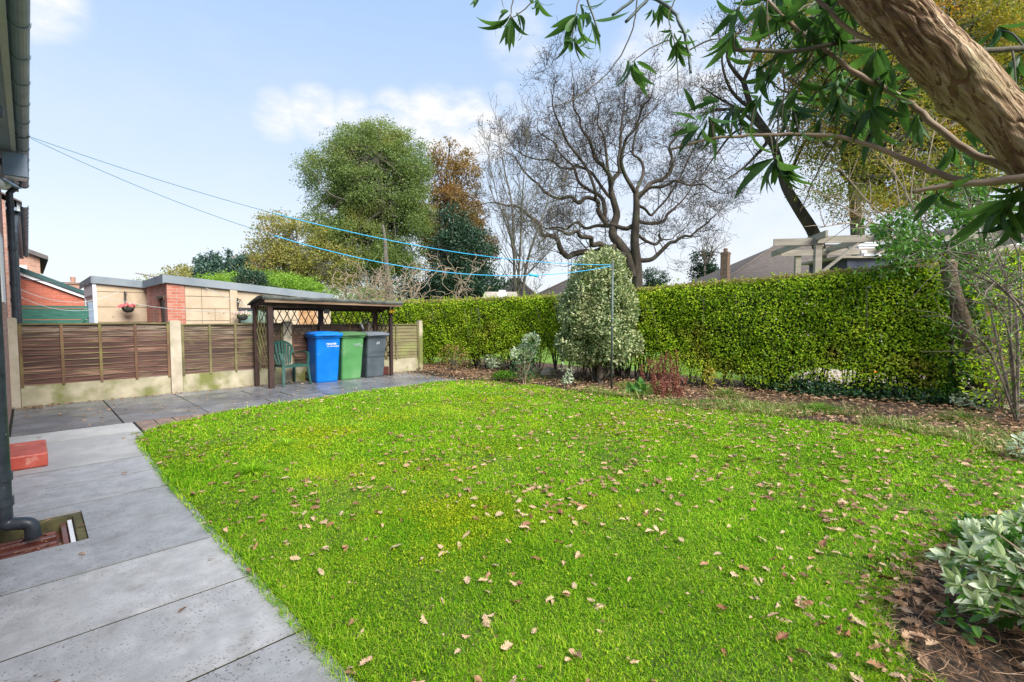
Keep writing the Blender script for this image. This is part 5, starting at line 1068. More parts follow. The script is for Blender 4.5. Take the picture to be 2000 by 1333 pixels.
# ================================================================ TREES
class Sk:
    "branch skeleton collector"
    def __init__(s): s.P = {}; s.tips = []
    def add(s, p, r): s.P.setdefault(len(p), []).append((p, r))
    def mesh(s, name, mat_, parent, thick=1.0):
        mb = MB()
        for n, l in s.P.items():
            P = np.array([a for a, _ in l]); R = np.array([b for _, b in l])*thick
            big = R[:, 0] > .06
            if big.any(): mb.tubes(P[big], R[big], 9)
            if (~big).any(): mb.tubes(P[~big], R[~big], 3 if len(P) > 1500 else 5)
        return mb.build(name, mat_, parent, smooth=True)
def grow(sk, p, d, L, r, lvl, maxl, wig=.25, up=.15, nch=4, ang=.75, shr=.66, rsh=.55, rmin=.008):
    n = 5; pts = [p]; dd = d
    for i in range(n-1):
        dd = nrm(dd+rng.normal(0, wig, 3)+V3(0, 0, up)*.5); pts.append(pts[-1]+dd*L/(n-1))
    pts = np.array(pts); r1 = max(rmin, r*.5); sk.add(pts, np.linspace(r, r1, n))
    if lvl >= maxl: sk.tips.append(pts[-1]); return
    k = nch+rng.integers(-1, 2)
    for j in range(k):
        u = rng.uniform(.3, 1) if j else 1.0; i = min(int(u*(n-1)), n-2); q = pts[i]+(pts[i+1]-pts[i])*(u*(n-1)-i); t = nrm(pts[i+1]-pts[i])
        s_ = rng.normal(0, 1, 3); s_ = nrm(s_-t*np.dot(s_, t)); a = ang*rng.uniform(.6, 1.3)*(.45 if j == 0 else 1)
        grow(sk, q, nrm(t*cos(a)+s_*sin(a)), L*shr*rng.uniform(.75, 1.2), max(rmin, (r+(r1-r)*u)*rsh*(1.25 if j == 0 else 1)), lvl+1, maxl, wig, up, nch, ang, shr, rsh, rmin)
def along(sk, path, r0, r1, step, L, lvl, maxl, **kw):
    path = smooth_path(path, 4); n = len(path); R = np.linspace(r0, r1, n); sk.add(path, R)
    T = nrm(np.gradient(path, axis=0)); S = np.concatenate([[0], np.cumsum(np.linalg.norm(np.diff(path, axis=0), axis=1))]); s_ = S[-1]*.22
    while s_ < S[-1]:
        i = np.searchsorted(S, s_)-1; t = T[i]; q = path[i]; v = rng.normal(0, 1, 3); v = nrm(v-t*np.dot(v, t)); a = rng.uniform(.5, 1.1)
        grow(sk, q, nrm(t*cos(a)+v*sin(a)+V3(0, 0, .15)), L*(1.25-.6*s_/S[-1])*rng.uniform(.6, 1.15), max(.012, min(.05, R[i]*.4)), lvl, maxl, **kw); s_ += step*rng.uniform(.6, 1.5)
    grow(sk, path[-1], T[-1], L*.8, r1, lvl, maxl, **kw)
def leaves_at(tips, per, spread, size, mat_, parent, name='crown', flat=1.0, label=None):
    tips = np.array(tips); n = len(tips)*per; p = np.repeat(tips, per, 0)+rng.normal(0, 1, (n, 3))*V3(spread, spread, spread*flat)
    f = MB(); f.scatter(*T_DIA, p, frames(rnd_dirs(n), nrm(rnd_dirs(n)+V3(0, 0, .6))), rng.uniform(.6, 1.3, n)*size); return f.build(name, mat_, parent, label=label)
def leafy(name, label, base, ells, nl, leaf, mat_, bark, trunk_r, trunk_top, clump=.9, per=90, lim=26, group=None, holes=.0, cat='tree', trunkpath=None, gapf=.5):
    "ells relative to base; clumps of leaves carried on limbs"
    base = V3(*base); t = thing(name, label, cat, tuple(base), group)
    nc = nl//per; c, d = cloud(int(nc*1.6), ells, .45); nz = vn(c, gapf, 9); keep = np.argsort(-nz+rng.normal(0, .35, len(nz)))[:nc]; c = c[keep]+base
    sz = rng.uniform(.5, 1.3, len(c))*clump
    n = len(c)*per; g = rng.normal(0, 1, (n, 3)); g = g/np.maximum(1, np.linalg.norm(g, axis=1, keepdims=True)/1.9); g[:, 2] *= .6; p = np.repeat(c, per, 0)+g*np.repeat(sz, per)[:, None]*.5
    f = MB(); f.scatter(*T_DIA, p, frames(rnd_dirs(n), nrm(rnd_dirs(n)+V3(0, 0, .7))), rng.uniform(.6, 1.3, n)*leaf); f.build('crown', mat_, t)
    sk = Sk(); tt = base+V3(*trunk_top); tp = trunkpath if trunkpath is not None else [base-V3(0, 0, .2), base+V3(*trunk_top)*V3(.3, .3, .5), tt]
    tp = smooth_path(tp, 5); sk.add(tp, np.linspace(trunk_r, trunk_r*.22, len(tp)))
    idx = rng.choice(len(c), min(lim, len(c)), replace=False)
    for i in idx:
        k = rng.integers(len(tp)//2, len(tp)); a = tp[k]; e = c[i]; m1 = a+(e-a)*.35+V3(0, 0, abs(e[2]-a[2])*.12)+rng.normal(0, .25, 3); m2 = a+(e-a)*.7+rng.normal(0, .3, 3)
        q = smooth_path([a, m1, m2, e], 4); rr = trunk_r*rng.uniform(.22, .45); sk.add(q, np.linspace(rr, .02, len(q)))
        for _ in range(3):
            j = rng.integers(5, len(q)); e2 = c[rng.integers(len(c))]; dd = nrm(e2-q[j])*rng.uniform(.8, 2.0); sk.add(np.array([q[j], q[j]+dd*.5+rng.normal(0, .08, 3), q[j]+dd]), np.array([rr*.35, rr*.22, .012]))
    sk.mesh('trunk', bark, t); return t
# ---- the big bare oak, limbs measured then twigged in all directions
DO = 34.0
def opx(l, dz0=0.0, dz1=0.0):
    n = len(l); return np.array([at(900+x/2.666, 100+y/2.666, DO+dz0+(dz1-dz0)*i/(n-1)) for i, (x, y) in enumerate(l)])
ob = at(1243, 618, DO); ob[2] = -.1
oak = thing('bare_oak', 'big leafless oak with gnarled spreading limbs behind the variegated bush', 'tree', tuple(ob)); sk = Sk()
kw = dict(wig=.24, up=.08, nch=3, ang=.8, shr=.74, rsh=.54, rmin=.009)
tr1 = opx([(922,1330),(918,1200),(915,1100),(905,1000),(910,900),(915,820),(912,728)]); tr1[0][2] = -.1; sk.add(smooth_path(tr1, 5), np.linspace(.42, .20, 31))
tr2 = opx([(900,1180),(872,1080),(830,1010),(792,960),(800,900),(812,850),(795,780),(780,720)], 0, 1.2); sk.add(smooth_path(tr2, 4), np.linspace(.40, .20, 29))
LIMBS = [([(800,1020),(740,1015),(700,1000),(650,970),(600,945),(545,950)],0,-3,.30,.16), ([(860,1070),(760,1035),(640,1055),(550,1078),(505,1010),(480,960),(430,950),(400,890),(330,840),(250,810),(170,790)],0,-4,.34,.07),
([(908,905),(860,918),(760,905),(690,920),(600,900),(540,920),(470,930),(390,920)],0,3,.24,.06), ([(760,900),(730,830),(700,780),(610,780),(520,770),(400,700),(320,620),(240,530)],0,-2,.26,.05),
([(745,880),(735,790),(690,740),(600,650),(545,560),(470,480),(400,400)],1,4,.24,.05), ([(780,720),(740,600),(680,500),(640,400),(600,280),(590,160)],1,-2,.24,.05), ([(780,720),(805,620),(830,520),(832,400),(850,300),(860,180)],1,3,.24,.05),
([(910,740),(850,640),(848,500),(900,400),(960,300),(1000,200)],0,-3,.22,.05), ([(915,760),(1000,690),(1080,640),(1100,500),(1150,420),(1190,330)],0,3,.24,.05), ([(915,780),(1050,700),(1120,690),(1250,700),(1350,740)],0,-3,.16,.05),
([(930,890),(1050,880),(1110,820),(1160,770),(1230,640)],0,2,.18,.05), ([(920,1090),(1000,1080),(1080,1010),(1130,960),(1200,960),(1270,900),(1330,850)],0,-1,.24,.05), ([(915,950),(1000,1003),(1040,990),(1032,962),(1090,980),(1160,930)],0,3,.15,.05),
([(800,780),(720,700),(600,600),(560,620),(470,560),(330,560),(260,480)],2,6,.18,.05), ([(905,740),(960,620),(900,520),(930,380),(1040,270)],0,5,.18,.05), ([(700,780),(660,640),(560,470),(500,330),(480,240)],-1,-5,.16,.05), ([(915,800),(1000,850),(1090,760),(1180,560),(1240,460)],0,5,.15,.05), ([(780,720),(760,500),(720,380),(700,240)],1,6,.18,.05)]
for l, a, b, r0, r1 in LIMBS: 
    pth = smooth_path(opx(l, a, b), 2); pth[1:-1] += rng.normal(0, .11, (len(pth)-2, 3)); along(sk, pth, r0*.74, r1*.6, .68, 1.75, 1, 5, **kw)
ok = sk.mesh('trunk', M['bark_dark'], oak)
tp_ = [p for p in sk.tips if rng.uniform() < .22]; leaves_at(tp_, 2, .18, .11, M['t_bud'], oak, 'clinging_leaves')
# rope swing hanging off the oak's lowest left limb
q0 = at(1110, 500, DO-1.5); t = thing('rope_swing', 'two thin ropes hanging from the low left limb of the bare oak', 'swing', tuple(q0)); c = MB()
for dx in (0, .22):
    p = q0+RT*dx; c.tube([p, p-V3(0, 0, 3.4)], .022, 5)
c.build('rope', M['wire'], t); c = MB(); p = q0+RT*.11-V3(0, 0, 3.4); c.bar(p-RT*.25, p+RT*.25, .15, .04, FW); c.build('seat', M['timber_grey'], t)
# ---- other bare trees
def pbase(px, depth): b = at(px, 618, depth); b[2] = -.1; return b
b = pbase(1022, 27); t = thing('bare_tree', 'slim bare multi stemmed tree left of the oak', 'tree', tuple(b)); sk = Sk(); kw2 = dict(wig=.12, up=.25, nch=3, ang=.5, shr=.62, rsh=.5, rmin=.008)
for l in ([(1006,640),(1005,560),(1003,480),(1000,400),(985,330),(975,270)], [(1010,640),(1012,560),(1018,450),(1022,360),(1030,290)], [(1015,640),(1025,540),(1042,470),(1068,400),(1080,330)], [(1008,560),(998,470),(975,400),(958,330)], [(1026,540),(1060,505),(1090,470),(1110,440)], [(1005,500),(990,430),(965,390),(952,350)]):
    P = np.array([at(x, y, 27+k*.35) for k, (x, y) in enumerate(l)]); P[0][2] = max(-.1, P[0][2]) if l[0][1] < 640 else -.1; along(sk, P, .095 if l[0][1] == 640 else .045, .018, .42, 1.8, 1, 3, **kw2)
sk.mesh('trunk', M['bark'], t); leaves_at([p for p in sk.tips if rng.uniform() < .5], 2, .15, .10, M['t_bud'], t, 'clinging_leaves')
# pale tangled bare shrub in front of the green tree
def tangle(label, px, depth, h, w, n, seed_l, mat_='bark_pale'):
    b = pbase(px, depth); t = thing('bare_tree', label, 'tree', tuple(b)); sk = Sk()
    for i in range(n):
        a = rng.uniform(0, 2*pi); d = nrm(V3(cos(a)*w, sin(a)*w, 1)); grow(sk, b+V3(rng.normal(0, .15), rng.normal(0, .15), 0), d, h*.55, .045, 1, 4, wig=.42, up=.02, nch=4, ang=.9, shr=.62, rsh=.6, rmin=.011)
    sk.mesh('trunk', M[mat_], t)
tangle('low tangled pale bare tree above the bin shelter', 845, 19, 4.4, .55, 7, .6)
tangle('wide tangle of pale bare branches behind the shelter roof', 715, 21, 4.6, .8, 8, .7)
tangle('small bare twiggy tree beyond the hedge near the tensioner', 1045, 24, 3.2, .3, 4, .7, 'bark_far')
# leafy trees
def E_(px, py, w, h, depth, base, dd=0, dep=None):
    "ellipsoid from picture extents, relative to a base point"
    c = at(px, py, depth+dd)-base; k = depth/F; return (c[0], c[1], c[2], w/2*k, (dep or w)/2*k, h/2*k)
D = 36; b = pbase(760, D)
leafy('tall_tree', 'tall dense green tree, the largest left of the bare oak', b, [E_(745,360,180,230,D,b),E_(655,345,120,120,D,b),E_(640,440,90,120,D,b),E_(780,310,120,120,D,b),E_(795,430,100,180,D,b),E_(705,490,190,140,D,b),E_(606,325,50,60,D,b),E_(700,300,110,100,D,b),E_(625,400,50,70,D,b),E_(690,415,120,120,D,b),E_(760,520,120,80,D,b)], 190000, .125, M['t_green'], M['bark'], .30, (-1.2, -1.0, 12.5), .85, 105, 130, gapf=1.0)
D = 40; b = pbase(870, D)
leafy('autumn_tree', 'orange brown autumn tree between the green tree and dark evergreen', b, [E_(870,330,70,120,D,b),E_(905,340,60,110,D,b),E_(880,430,130,130,D,b),E_(900,480,150,100,D,b)], 38000, .17, M['t_autumn'], M['bark_dark'], .22, (.2, 0, 11.5), .8, 50, 90, gapf=1.2)
D = 33; b = pbase(590, D)
leafy('yellow_tree', 'yellowing loose tree with orange tips left of the tall green tree', b, [E_(540,450,90,70,D,b),E_(590,480,110,110,D,b),E_(525,490,80,70,D,b),E_(640,520,120,90,D,b),E_(560,530,140,70,D,b)], 24000, .14, M['t_yellow'], M['bark'], .14, (0, 0, 4.6), .7, 40, 110, gapf=1.2)
D = 48; b = pbase(400, D)
leafy('yellow_tree', 'low far yellow green trees at the left skyline', b, [E_(370,548,130,50,D,b),E_(320,560,90,40,D,b),E_(455,545,140,50,D,b)], 7000, .2, M['t_yellow'], M['bark'], .14, (0, 0, 2.0), 1.0, 40, 24)
D = 45; b = pbase(520, D)
leafy('autumn_tree', 'low rust coloured tree behind the bright green conifer hedge', b, [E_(505,525,90,45,D,b),E_(480,520,40,40,D,b)], 4500, .2, M['t_autumn'], M['bark'], .14, (0, 0, 2.5), 1.0, 40, 18)
D = 24; b = pbase(905, D)
leafy('evergreen_tree', 'dark green conical holly tree in front of the autumn tree', b, [E_(890,445,70,80,D,b),E_(900,500,130,110,D,b),E_(915,560,150,90,D,b),E_(865,520,60,70,D,b)], 34000, .12, M['t_dark'], M['bark'], .16, (0, 0, 3.5), .6, 70, 20, gapf=.9)
D = 26; b = pbase(820, D)
leafy('evergreen_tree', 'low dark laurel under the tangled bare branches', b, [E_(820,580,110,50,D,b),E_(880,585,60,45,D,b)], 8000, .14, M['t_dark'], M['bark'], .1, (0, 0, 1), .6, 50, 10)
D = 24; b = pbase(765, D); t = thing('bare_tree', 'bare straight brown trunk rising behind the right end of the shelter roof', 'tree', tuple(b)); c = MB(); c.tube(smooth_path([b, at(763, 580, D), at(755, 520, D), at(752, 470, D+.5), at(748, 440, D+1)], 4), np.linspace(.20, .05, 17), 10); c.build('trunk', M['bark'], t, smooth=True)
# pine: whorled upswept branches
D = 42; b = pbase(440, D); t = thing('pine_tree', 'blue green pine with spiky upright shoots at the left skyline', 'tree', tuple(b)); sk = Sk(); tips = []
tr_ = smooth_path([b, b+V3(0, 0, 3), b+V3(.1, 0, 5.8)], 4); sk.add(tr_, np.linspace(.2, .08, len(tr_)))
for i in range(95):
    a = rng.uniform(0, 2*pi); z = rng.uniform(2.0, 5.6); l = (1.15-.40*abs(z-3.2)/2)*2.2*rng.uniform(.5, 1.05); p0 = b+V3(0, 0, z); p1 = p0+V3(cos(a)*l*.5, sin(a)*l*.5, .1*l); p2 = p0+V3(cos(a)*l, sin(a)*l, .45*l); p3 = p2+V3(cos(a)*.15, sin(a)*.15, rng.uniform(.5, 1.1)); sk.add(np.array([p0, p1, p2, p3]), np.array([.05, .035, .025, .012])); 
    for q in np.linspace(.3, 1, 9): tips.append(p1+(p2-p1)*q)
    for q in np.linspace(0, 1, 8): tips.append(p2+(p3-p2)*q)
sk.mesh('trunk', M['bark'], t); leaves_at(tips, 26, .13, .2, M['t_pine'], t)
# bright conifer / hedge mass over the garage
D = 27; b = pbase(520, D)
leafy('conifer_hedge', 'bright lime green conifer hedge rising behind the garage roof', b, [E_(510,562,190,58,D,b),E_(570,566,110,52,D,b),E_(610,580,70,40,D,b),E_(440,560,90,44,D,b),E_(410,560,50,36,D,b)], 30000, .10, M['t_lime'], M['bark'], .1, (0, 0, 1), .55, 60, 8, cat='hedge', gapf=1.2)
b = at(492, 548, 20); b[2] = 0
leafy('ivy_clump', 'dark blue green ivy clump over the corrugated roof edge', b, [E_(492,548,52,34,20,b)], 2600, .09, M['t_dark'], M['bark'], .05, (0, 0, 2.4), .3, 40, 5, cat='ivy')
# ---- right hand tree
D = 17.5; b = pbase(1603, D); tpth = np.array([b, at(1602, 520, D), at(1592, 462, D), at(1560, 408, D), at(1535, 365, D+.2), at(1522, 320, D+.3), at(1505, 270, D+.4), at(1470, 215, D+.6), at(1452, 160, D+1)])
rt = thing('bare_tree', 'bent bare trunk with fine twigs left of the big autumn tree', 'tree', tuple(b)); sk = Sk(); sk.add(smooth_path(tpth, 4), np.linspace(.24, .09, 33)); kw3 = dict(wig=.24, up=.05, nch=4, ang=.8, shr=.64, rsh=.55, rmin=.007)
for l in ([(1522,320),(1490,262),(1440,255),(1400,300),(1370,345)], [(1505,270),(1480,300),(1450,330),(1420,350)], [(1470,215),(1430,180),(1410,120),(1420,50)], [(1452,160),(1480,90),(1500,20),(1490,-60)], [(1505,270),(1450,220),(1400,190),(1370,170)], [(1535,365),(1560,300),(1590,240),(1600,160)], [(1452,160),(1420,110),(1440,30),(1460,-40)], [(1470,215),(1400,215),(1365,230)]):
    along(sk, np.array([at(x, y, D+.4+rng.uniform(-1, 1)*k*.4) for k, (x, y) in enumerate(l)]), .075, .02, .32, 1.0, 1, 3, **kw3)
sk.mesh('trunk', M['bark_dark'], rt); leaves_at([p for p in sk.tips if rng.uniform() < .4], 2, .1, .07, M['t_bud'], rt, 'clinging_leaves')
D = 16; b = pbase(1690, D); tpth = np.array([b, at(1678, 500, D), at(1672, 420, D), at(1668, 330, D), at(1690, 240, D), at(1720, 120, D)])
leafy('autumn_tree', 'big yellow and green autumn tree filling the upper right', b, [E_(1690,230,230,230,D,b),E_(1800,120,330,240,D,b,1),E_(1640,110,180,200,D,b),E_(1930,160,260,300,D,b,1),E_(1700,370,200,110,D,b,-.5),E_(1820,330,220,160,D,b),E_(1950,330,200,170,D,b),E_(1680,-60,340,200,D,b,1),E_(1880,-60,340,200,D,b,1),E_(2080,100,260,380,D,b,1.5),E_(1610,340,100,110,D,b,.5),E_(1560,60,200,160,D,b,.5),E_(1580,200,120,160,D,b,.5)], 250000, .082, M['t_right'], M['bark'], .26, (0, 0, 5), .62, 85, 190, trunkpath=tpth, gapf=1.5)
D = 15; b = pbase(1860, D); t = thing('bare_tree', 'dark leaning trunk above the hedge under the autumn tree', 'tree', tuple(b)); c = MB(); c.tube(smooth_path([b, at(1852, 520, D), at(1880, 470, D), at(1905, 420, D), at(1925, 350, D), at(1945, 250, D)], 4), np.linspace(.26, .14, 21), 10); c.build('trunk', M['bark_dark'], t, smooth=True)
# small far evergreens
for lb, px, py, w, h, D in (('far small rounded dark conifer right of the variegated bush', 1275, 545, 56, 40, 45), ('slender dark ivy clad tree left of the brick chimney', 1376, 520, 50, 76, 38)):
    b = pbase(px, D); leafy('evergreen_tree', lb, b, [E_(px,py,w,h,D,b),E_(px,py+25,w*.9,h*.8,D,b)], 5000, .16, M['t_dark'], M['bark'], .1, (0, 0, 2.6), .6, 50, 12)
b = pbase(1378, 37); t = thing('bare_tree', 'small bare twiggy crown above the ivy clad tree', 'tree', tuple(b)); sk = Sk()
for i in range(6): grow(sk, at(1376, 520, 37), nrm(rng.normal(0, .5, 3)+V3(0, 0, 1)), 1.5, .04, 1, 3, wig=.2, up=.1, rmin=.01)
sk.add(smooth_path([b, at(1376, 520, 37)], 4), np.linspace(.1, .06, 5)); sk.mesh('trunk', M['bark_far'], t)
# far backdrop foliage under the skyline, between the trees
D = 60
for lb, px, w, h, m_ in (('hazy far brown tree line between the shelter and the oak', 930, 220, 40, 't_autumn'), ('far green shrubs behind the tangled bare branches', 690, 200, 46, 't_green'), ('low far shrubs left of the chimney beyond the hedge', 1330, 160, 16, 't_yellow')):
    b = pbase(px, D); leafy('far_tree', lb, b, [E_(px,595-h*.3,w,h,D,b),E_(px-w*.3,598-h*.3,w*.6,h*.8,D,b),E_(px+w*.3,598-h*.3,w*.6,h*.8,D,b)], 7000, .26, M[m_], M['bark'], .12, (0, 0, 1.2), 1.1, 40, 8)
# ================================================================ FAR HOUSES, PERGOLA
def hip(name, label, px0, px1, ridge0, ridge1, ytop, yb, depth, ch=None, dep=9.0, wallm='cream', eavepad=.3):
    "hipped house seen over the hedge: eaves from px0 to px1 at yb, ridge at ytop"
    A, B = at(px0, yb, depth), at(px1, yb, depth); r0, r1 = at(ridge0, ytop, depth+dep/2), at(ridge1, ytop, depth+dep/2)
    f_ = V3(FW[0], FW[1], 0); f_ = nrm(f_)*dep; ze = A[2]; B[2] = ze; r1[2] = r0[2]; t = thing(name, label, 'house', ((A[0]+B[0])/2, (A[1]+B[1])/2, 0))
    m = MB(); v = [A, B, B+f_, A+f_, r0, r1]; v2 = [x-V3(0, 0, .12) for x in v[:4]]; m.add(v+v2, [(0,1,5,4),(1,2,5),(2,3,4,5),(3,0,4),(0,6,7,1),(1,7,8,2),(2,8,9,3),(3,9,6,0),(6,9,8,7)]); m.build('roof', M['roof_far'], t)
    R_ = nrm(B-A); i = eavepad; c4 = [A+R_*i+f_*.04, B-R_*i+f_*.04, B-R_*i+f_*.96, A+R_*i+f_*.96]; m = MB(); m.add([V3(*x[:2], ze-.12) for x in c4]+[V3(*x[:2], -.1) for x in c4], [(0,4,5,1),(1,5,6,2),(2,6,7,3),(3,7,4,0)]); m.build('wall', M[wallm], t)
    m = MB(); m.tube([A, r0], .09, 5); m.tube([B, r1], .09, 5); m.tube([r0, r1], .09, 5); m.build('ridge_tiles', M['roof_far'], t)
    return t
hip('hipped_house', 'house with dark tiled hipped roof behind the pergola', 1395, 1760, 1515, 1650, 480, 560, 26)
t = hip('hipped_house', 'distant house roof just left of the variegated bush', 1035, 1260, 1150, 1200, 528, 582, 42, wallm='brick_far')
c = MB(); q = at(1060, 566, 41.5); 
t2 = hip('hipped_house', 'small low roof behind the slim bare tree', 930, 1075, 1000, 1010, 545, 600, 34, wallm='brick_far')
t = thing('chimney', 'tall narrow brick chimney beside the hipped roof', 'chimney', tuple(V3(*at(1417, 560, 25)[:2], 0))); q = at(1417, 493, 25); c = MB(); w = .18
c.box((q[0]-w, q[1]-w, -.1), (q[0]+w, q[1]+w, q[2])); c.box((q[0]-w-.03, q[1]-w-.03, q[2]-.12), (q[0]+w+.03, q[1]+w+.03, q[2]-.04)); c.build('stack', M['brick_far'], t); c = MB(); c.lathe([(.09, 0), (.11, .15), (.08, .2)], (q[0], q[1], q[2]), 10); c.build('chimney_pot', M['brick_far'], t)
# play house with white panel peeping over the hedge
q = at(975, 585, 20); t = thing('playhouse', 'small greenish shed roof with white end panels peeping over the hedge', 'shed', (q[0], q[1], 0))
c = MB(); A, B = at(945, 582, 20), at(1010, 574, 20); A[2] = B[2] = at(975, 584, 20)[2]; f_ = nrm(V3(FW[0], FW[1], 0))
for a, b_ in ((A, B),):
    c.add([a, b_, b_+f_*.8+V3(0, 0, .33), a+f_*.8+V3(0, 0, .33), a+f_*1.6, b_+f_*1.6]+[x-V3(0, 0, .04) for x in (a, b_, b_+f_*.8+V3(0, 0, .33), a+f_*.8+V3(0, 0, .33), a+f_*1.6, b_+f_*1.6)], [(0,1,2,3),(3,2,5,4),(6,9,8,7),(9,10,11,8),(0,6,7,1),(4,5,11,10),(0,3,9,6),(3,4,10,9),(1,7,8,2),(2,8,11,5)])
c.build('roof', M['timber_grey'], t)
c = MB(); a = A+V3(0, 0, -.05)+f_*.05; b_ = B+V3(0, 0, -.05)+f_*.05; c.add([a, b_, b_+f_*1.5, a+f_*1.5]+[V3(x[0], x[1], -.1) for x in (a, b_, b_+f_*1.5, a+f_*1.5)], [(0,4,5,1),(1,5,6,2),(2,6,7,3),(3,7,4,0),(0,1,2,3)]); c.build('wall', M['timber_grey'], t)
c = MB(); p = [at(969, 583, 19.8), at(975, 567, 19.8), at(987, 567, 19.8), at(993, 583, 19.8)]; c.add(p+[x+f_*.1 for x in p], [(3,2,1,0),(4,5,6,7),(0,1,5,4),(1,2,6,5),(2,3,7,6),(3,0,4,7)]); c.build('white_panel', M['offwhite'], t); c = MB(); p = [at(941, 586, 19.8), at(947, 572, 19.8), at(949, 573, 19.8), at(944, 586, 19.8)]; c.add(p+[x+f_*.1 for x in p], [(3,2,1,0),(4,5,6,7),(0,1,5,4),(1,2,6,5),(2,3,7,6),(3,0,4,7)]); c.build('white_panel', M['offwhite'], t)
# pergola
D = 10.6; t = thing('pergola', 'weathered timber pergola standing just beyond the hedge', 'pergola', tuple(V3(*at(1598, 560, D)[:2], 0)))
def pp_(px, py, d=D): return at(px, py, d)
g0, g1 = at(1598, 470, D), at(2150, 425, 9.6); g1[2] = g0[2]; u_ = nrm(g1-g0); w_ = V3(-u_[1], u_[0], 0); w_ = w_ if w_@FW > 0 else -w_
c = MB(); L_ = np.linalg.norm(g1-g0)
def post(p, h): q = MB(); q.bar(V3(p[0], p[1], -.05), V3(p[0], p[1], h), .13, .13, u_); q.build('post', M['timber_grey'], t)
zt = g0[2]; post(g0, zt-.01); post(g0+u_*2.6, zt-.01); post(g0+u_*5, zt-.01); post(g0+w_*2.3+u_*.4, zt-.01); post(g0+w_*2.3+u_*3.2, zt-.01)
for off in (0, 2.3):
    q = MB(); q.bar(g0+w_*(off-.09)-u_*.05, g0+w_*(off-.09)+u_*(L_+.3), .15, .045, (0, 0, 1)); q.build('beam', M['timber_grey'], t)
for k in range(5):
    x = -.05+k*1.15; q = MB(); p0 = g0+u_*x-w_*.55+V3(0, 0, .06); p1 = g0+u_*x+w_*2.9+V3(0, 0, .06); q.bar(p0, p1, .14, .045, (0, 0, 1)); q.build('rafter', M['timber_grey'], t)
q = MB(); q.bar(g0-u_*.9+V3(0, 0, -.02), g0+V3(0, 0, -.02), .15, .045, (0, 0, 1)); q.build('beam', M['timber_grey'], t)
q = MB(); q.bar(g0+V3(0, 0, -.75)-w_*.08, g0+u_*.75+V3(0, 0, -.1)-w_*.08, .10, .05, w_); q.build('brace', M['timber_grey'], t); q = MB(); q.bar(g0+w_*.1+V3(0, 0, -.1)+u_*.1, g0+w_*.6+u_*.2+V3(0, 0, -.75), .10, .05, u_); q.build('brace', M['timber_grey'], t)
# slatted shed roof and tarp beyond
q = at(1700, 520, 12.5); t = thing('garden_shed', 'shed with slatted roof under dark blue cover beyond the pergola post', 'shed', (q[0], q[1], 0)); R_ = RT; f_ = nrm(V3(FW[0], FW[1], 0))
def quadbox(mb, px0, px1, y0, y1, d, th):
    p = [at(px0, y1, d), at(px1, y1, d), at(px1, y0, d), at(px0, y0, d)]; mb.add(p+[x+f_*th for x in p], [(3,2,1,0),(4,5,6,7),(0,1,5,4),(1,2,6,5),(2,3,7,6),(3,0,4,7)])
c = MB(); quadbox(c, 1655, 1740, 505, 640, 12.4, 1.6); c.build('cover', M['tarp'], t)
c = MB()
for k in range(5): quadbox(c, 1668+k*5, 1722, 470+k*6.5, 474.5+k*6.5, 12.6-k*.08, .25)
c.build('roof_slats', M['offwhite'], t); c = MB(); quadbox(c, 1640, 1760, 500, 504, 12.3, 1.8); c.build('roof_edge', M['timber_grey'], t)
c = MB(); quadbox(c, 1905, 2060, 455, 650, 16, .2); tag(c.build('white_building', M['offwhite']), 'pale white wall showing through twigs at the right edge', 'building')
# orange bucket-like toys on the neighbour's patio behind the hedge gap
for lb, px, py, r in (('round orange pumpkin behind the hedge gap at left', 1697, 747, .17), ('orange pumpkin pair seen right in the hedge gap', 1788, 740, .15), ('far right orange pumpkin seen through the hedge gap', 1808, 742, .14)):
    q = G(px, py+6); q = EYE+(q-EYE)*1.12; q[2] = .03; t = thing('pumpkin', lb, 'pumpkin', tuple(q)); v = []; f = []; n, m = 24, 8
    for j in range(m+1):
        e = pi*j/m
        for i in range(n): a = 2*pi*i/n; rr = r*(1+.06*cos(8*a)); v.append(q+V3(rr*sin(e)*cos(a), rr*sin(e)*sin(a), r*.8*(1-cos(e))*.98))
    for j in range(m):
        for i in range(n): f.append((j*n+i, j*n+(i+1) % n, (j+1)*n+(i+1) % n, (j+1)*n+i))
    c = MB(); c.add(v, f); c.build('body', M['orange'], t, smooth=True); c = MB(); c.tube([q+V3(0, 0, r*1.5), q+V3(.02, 0, r*1.85)], [.02, .014], 7); c.build('stalk', M['bark'], t)
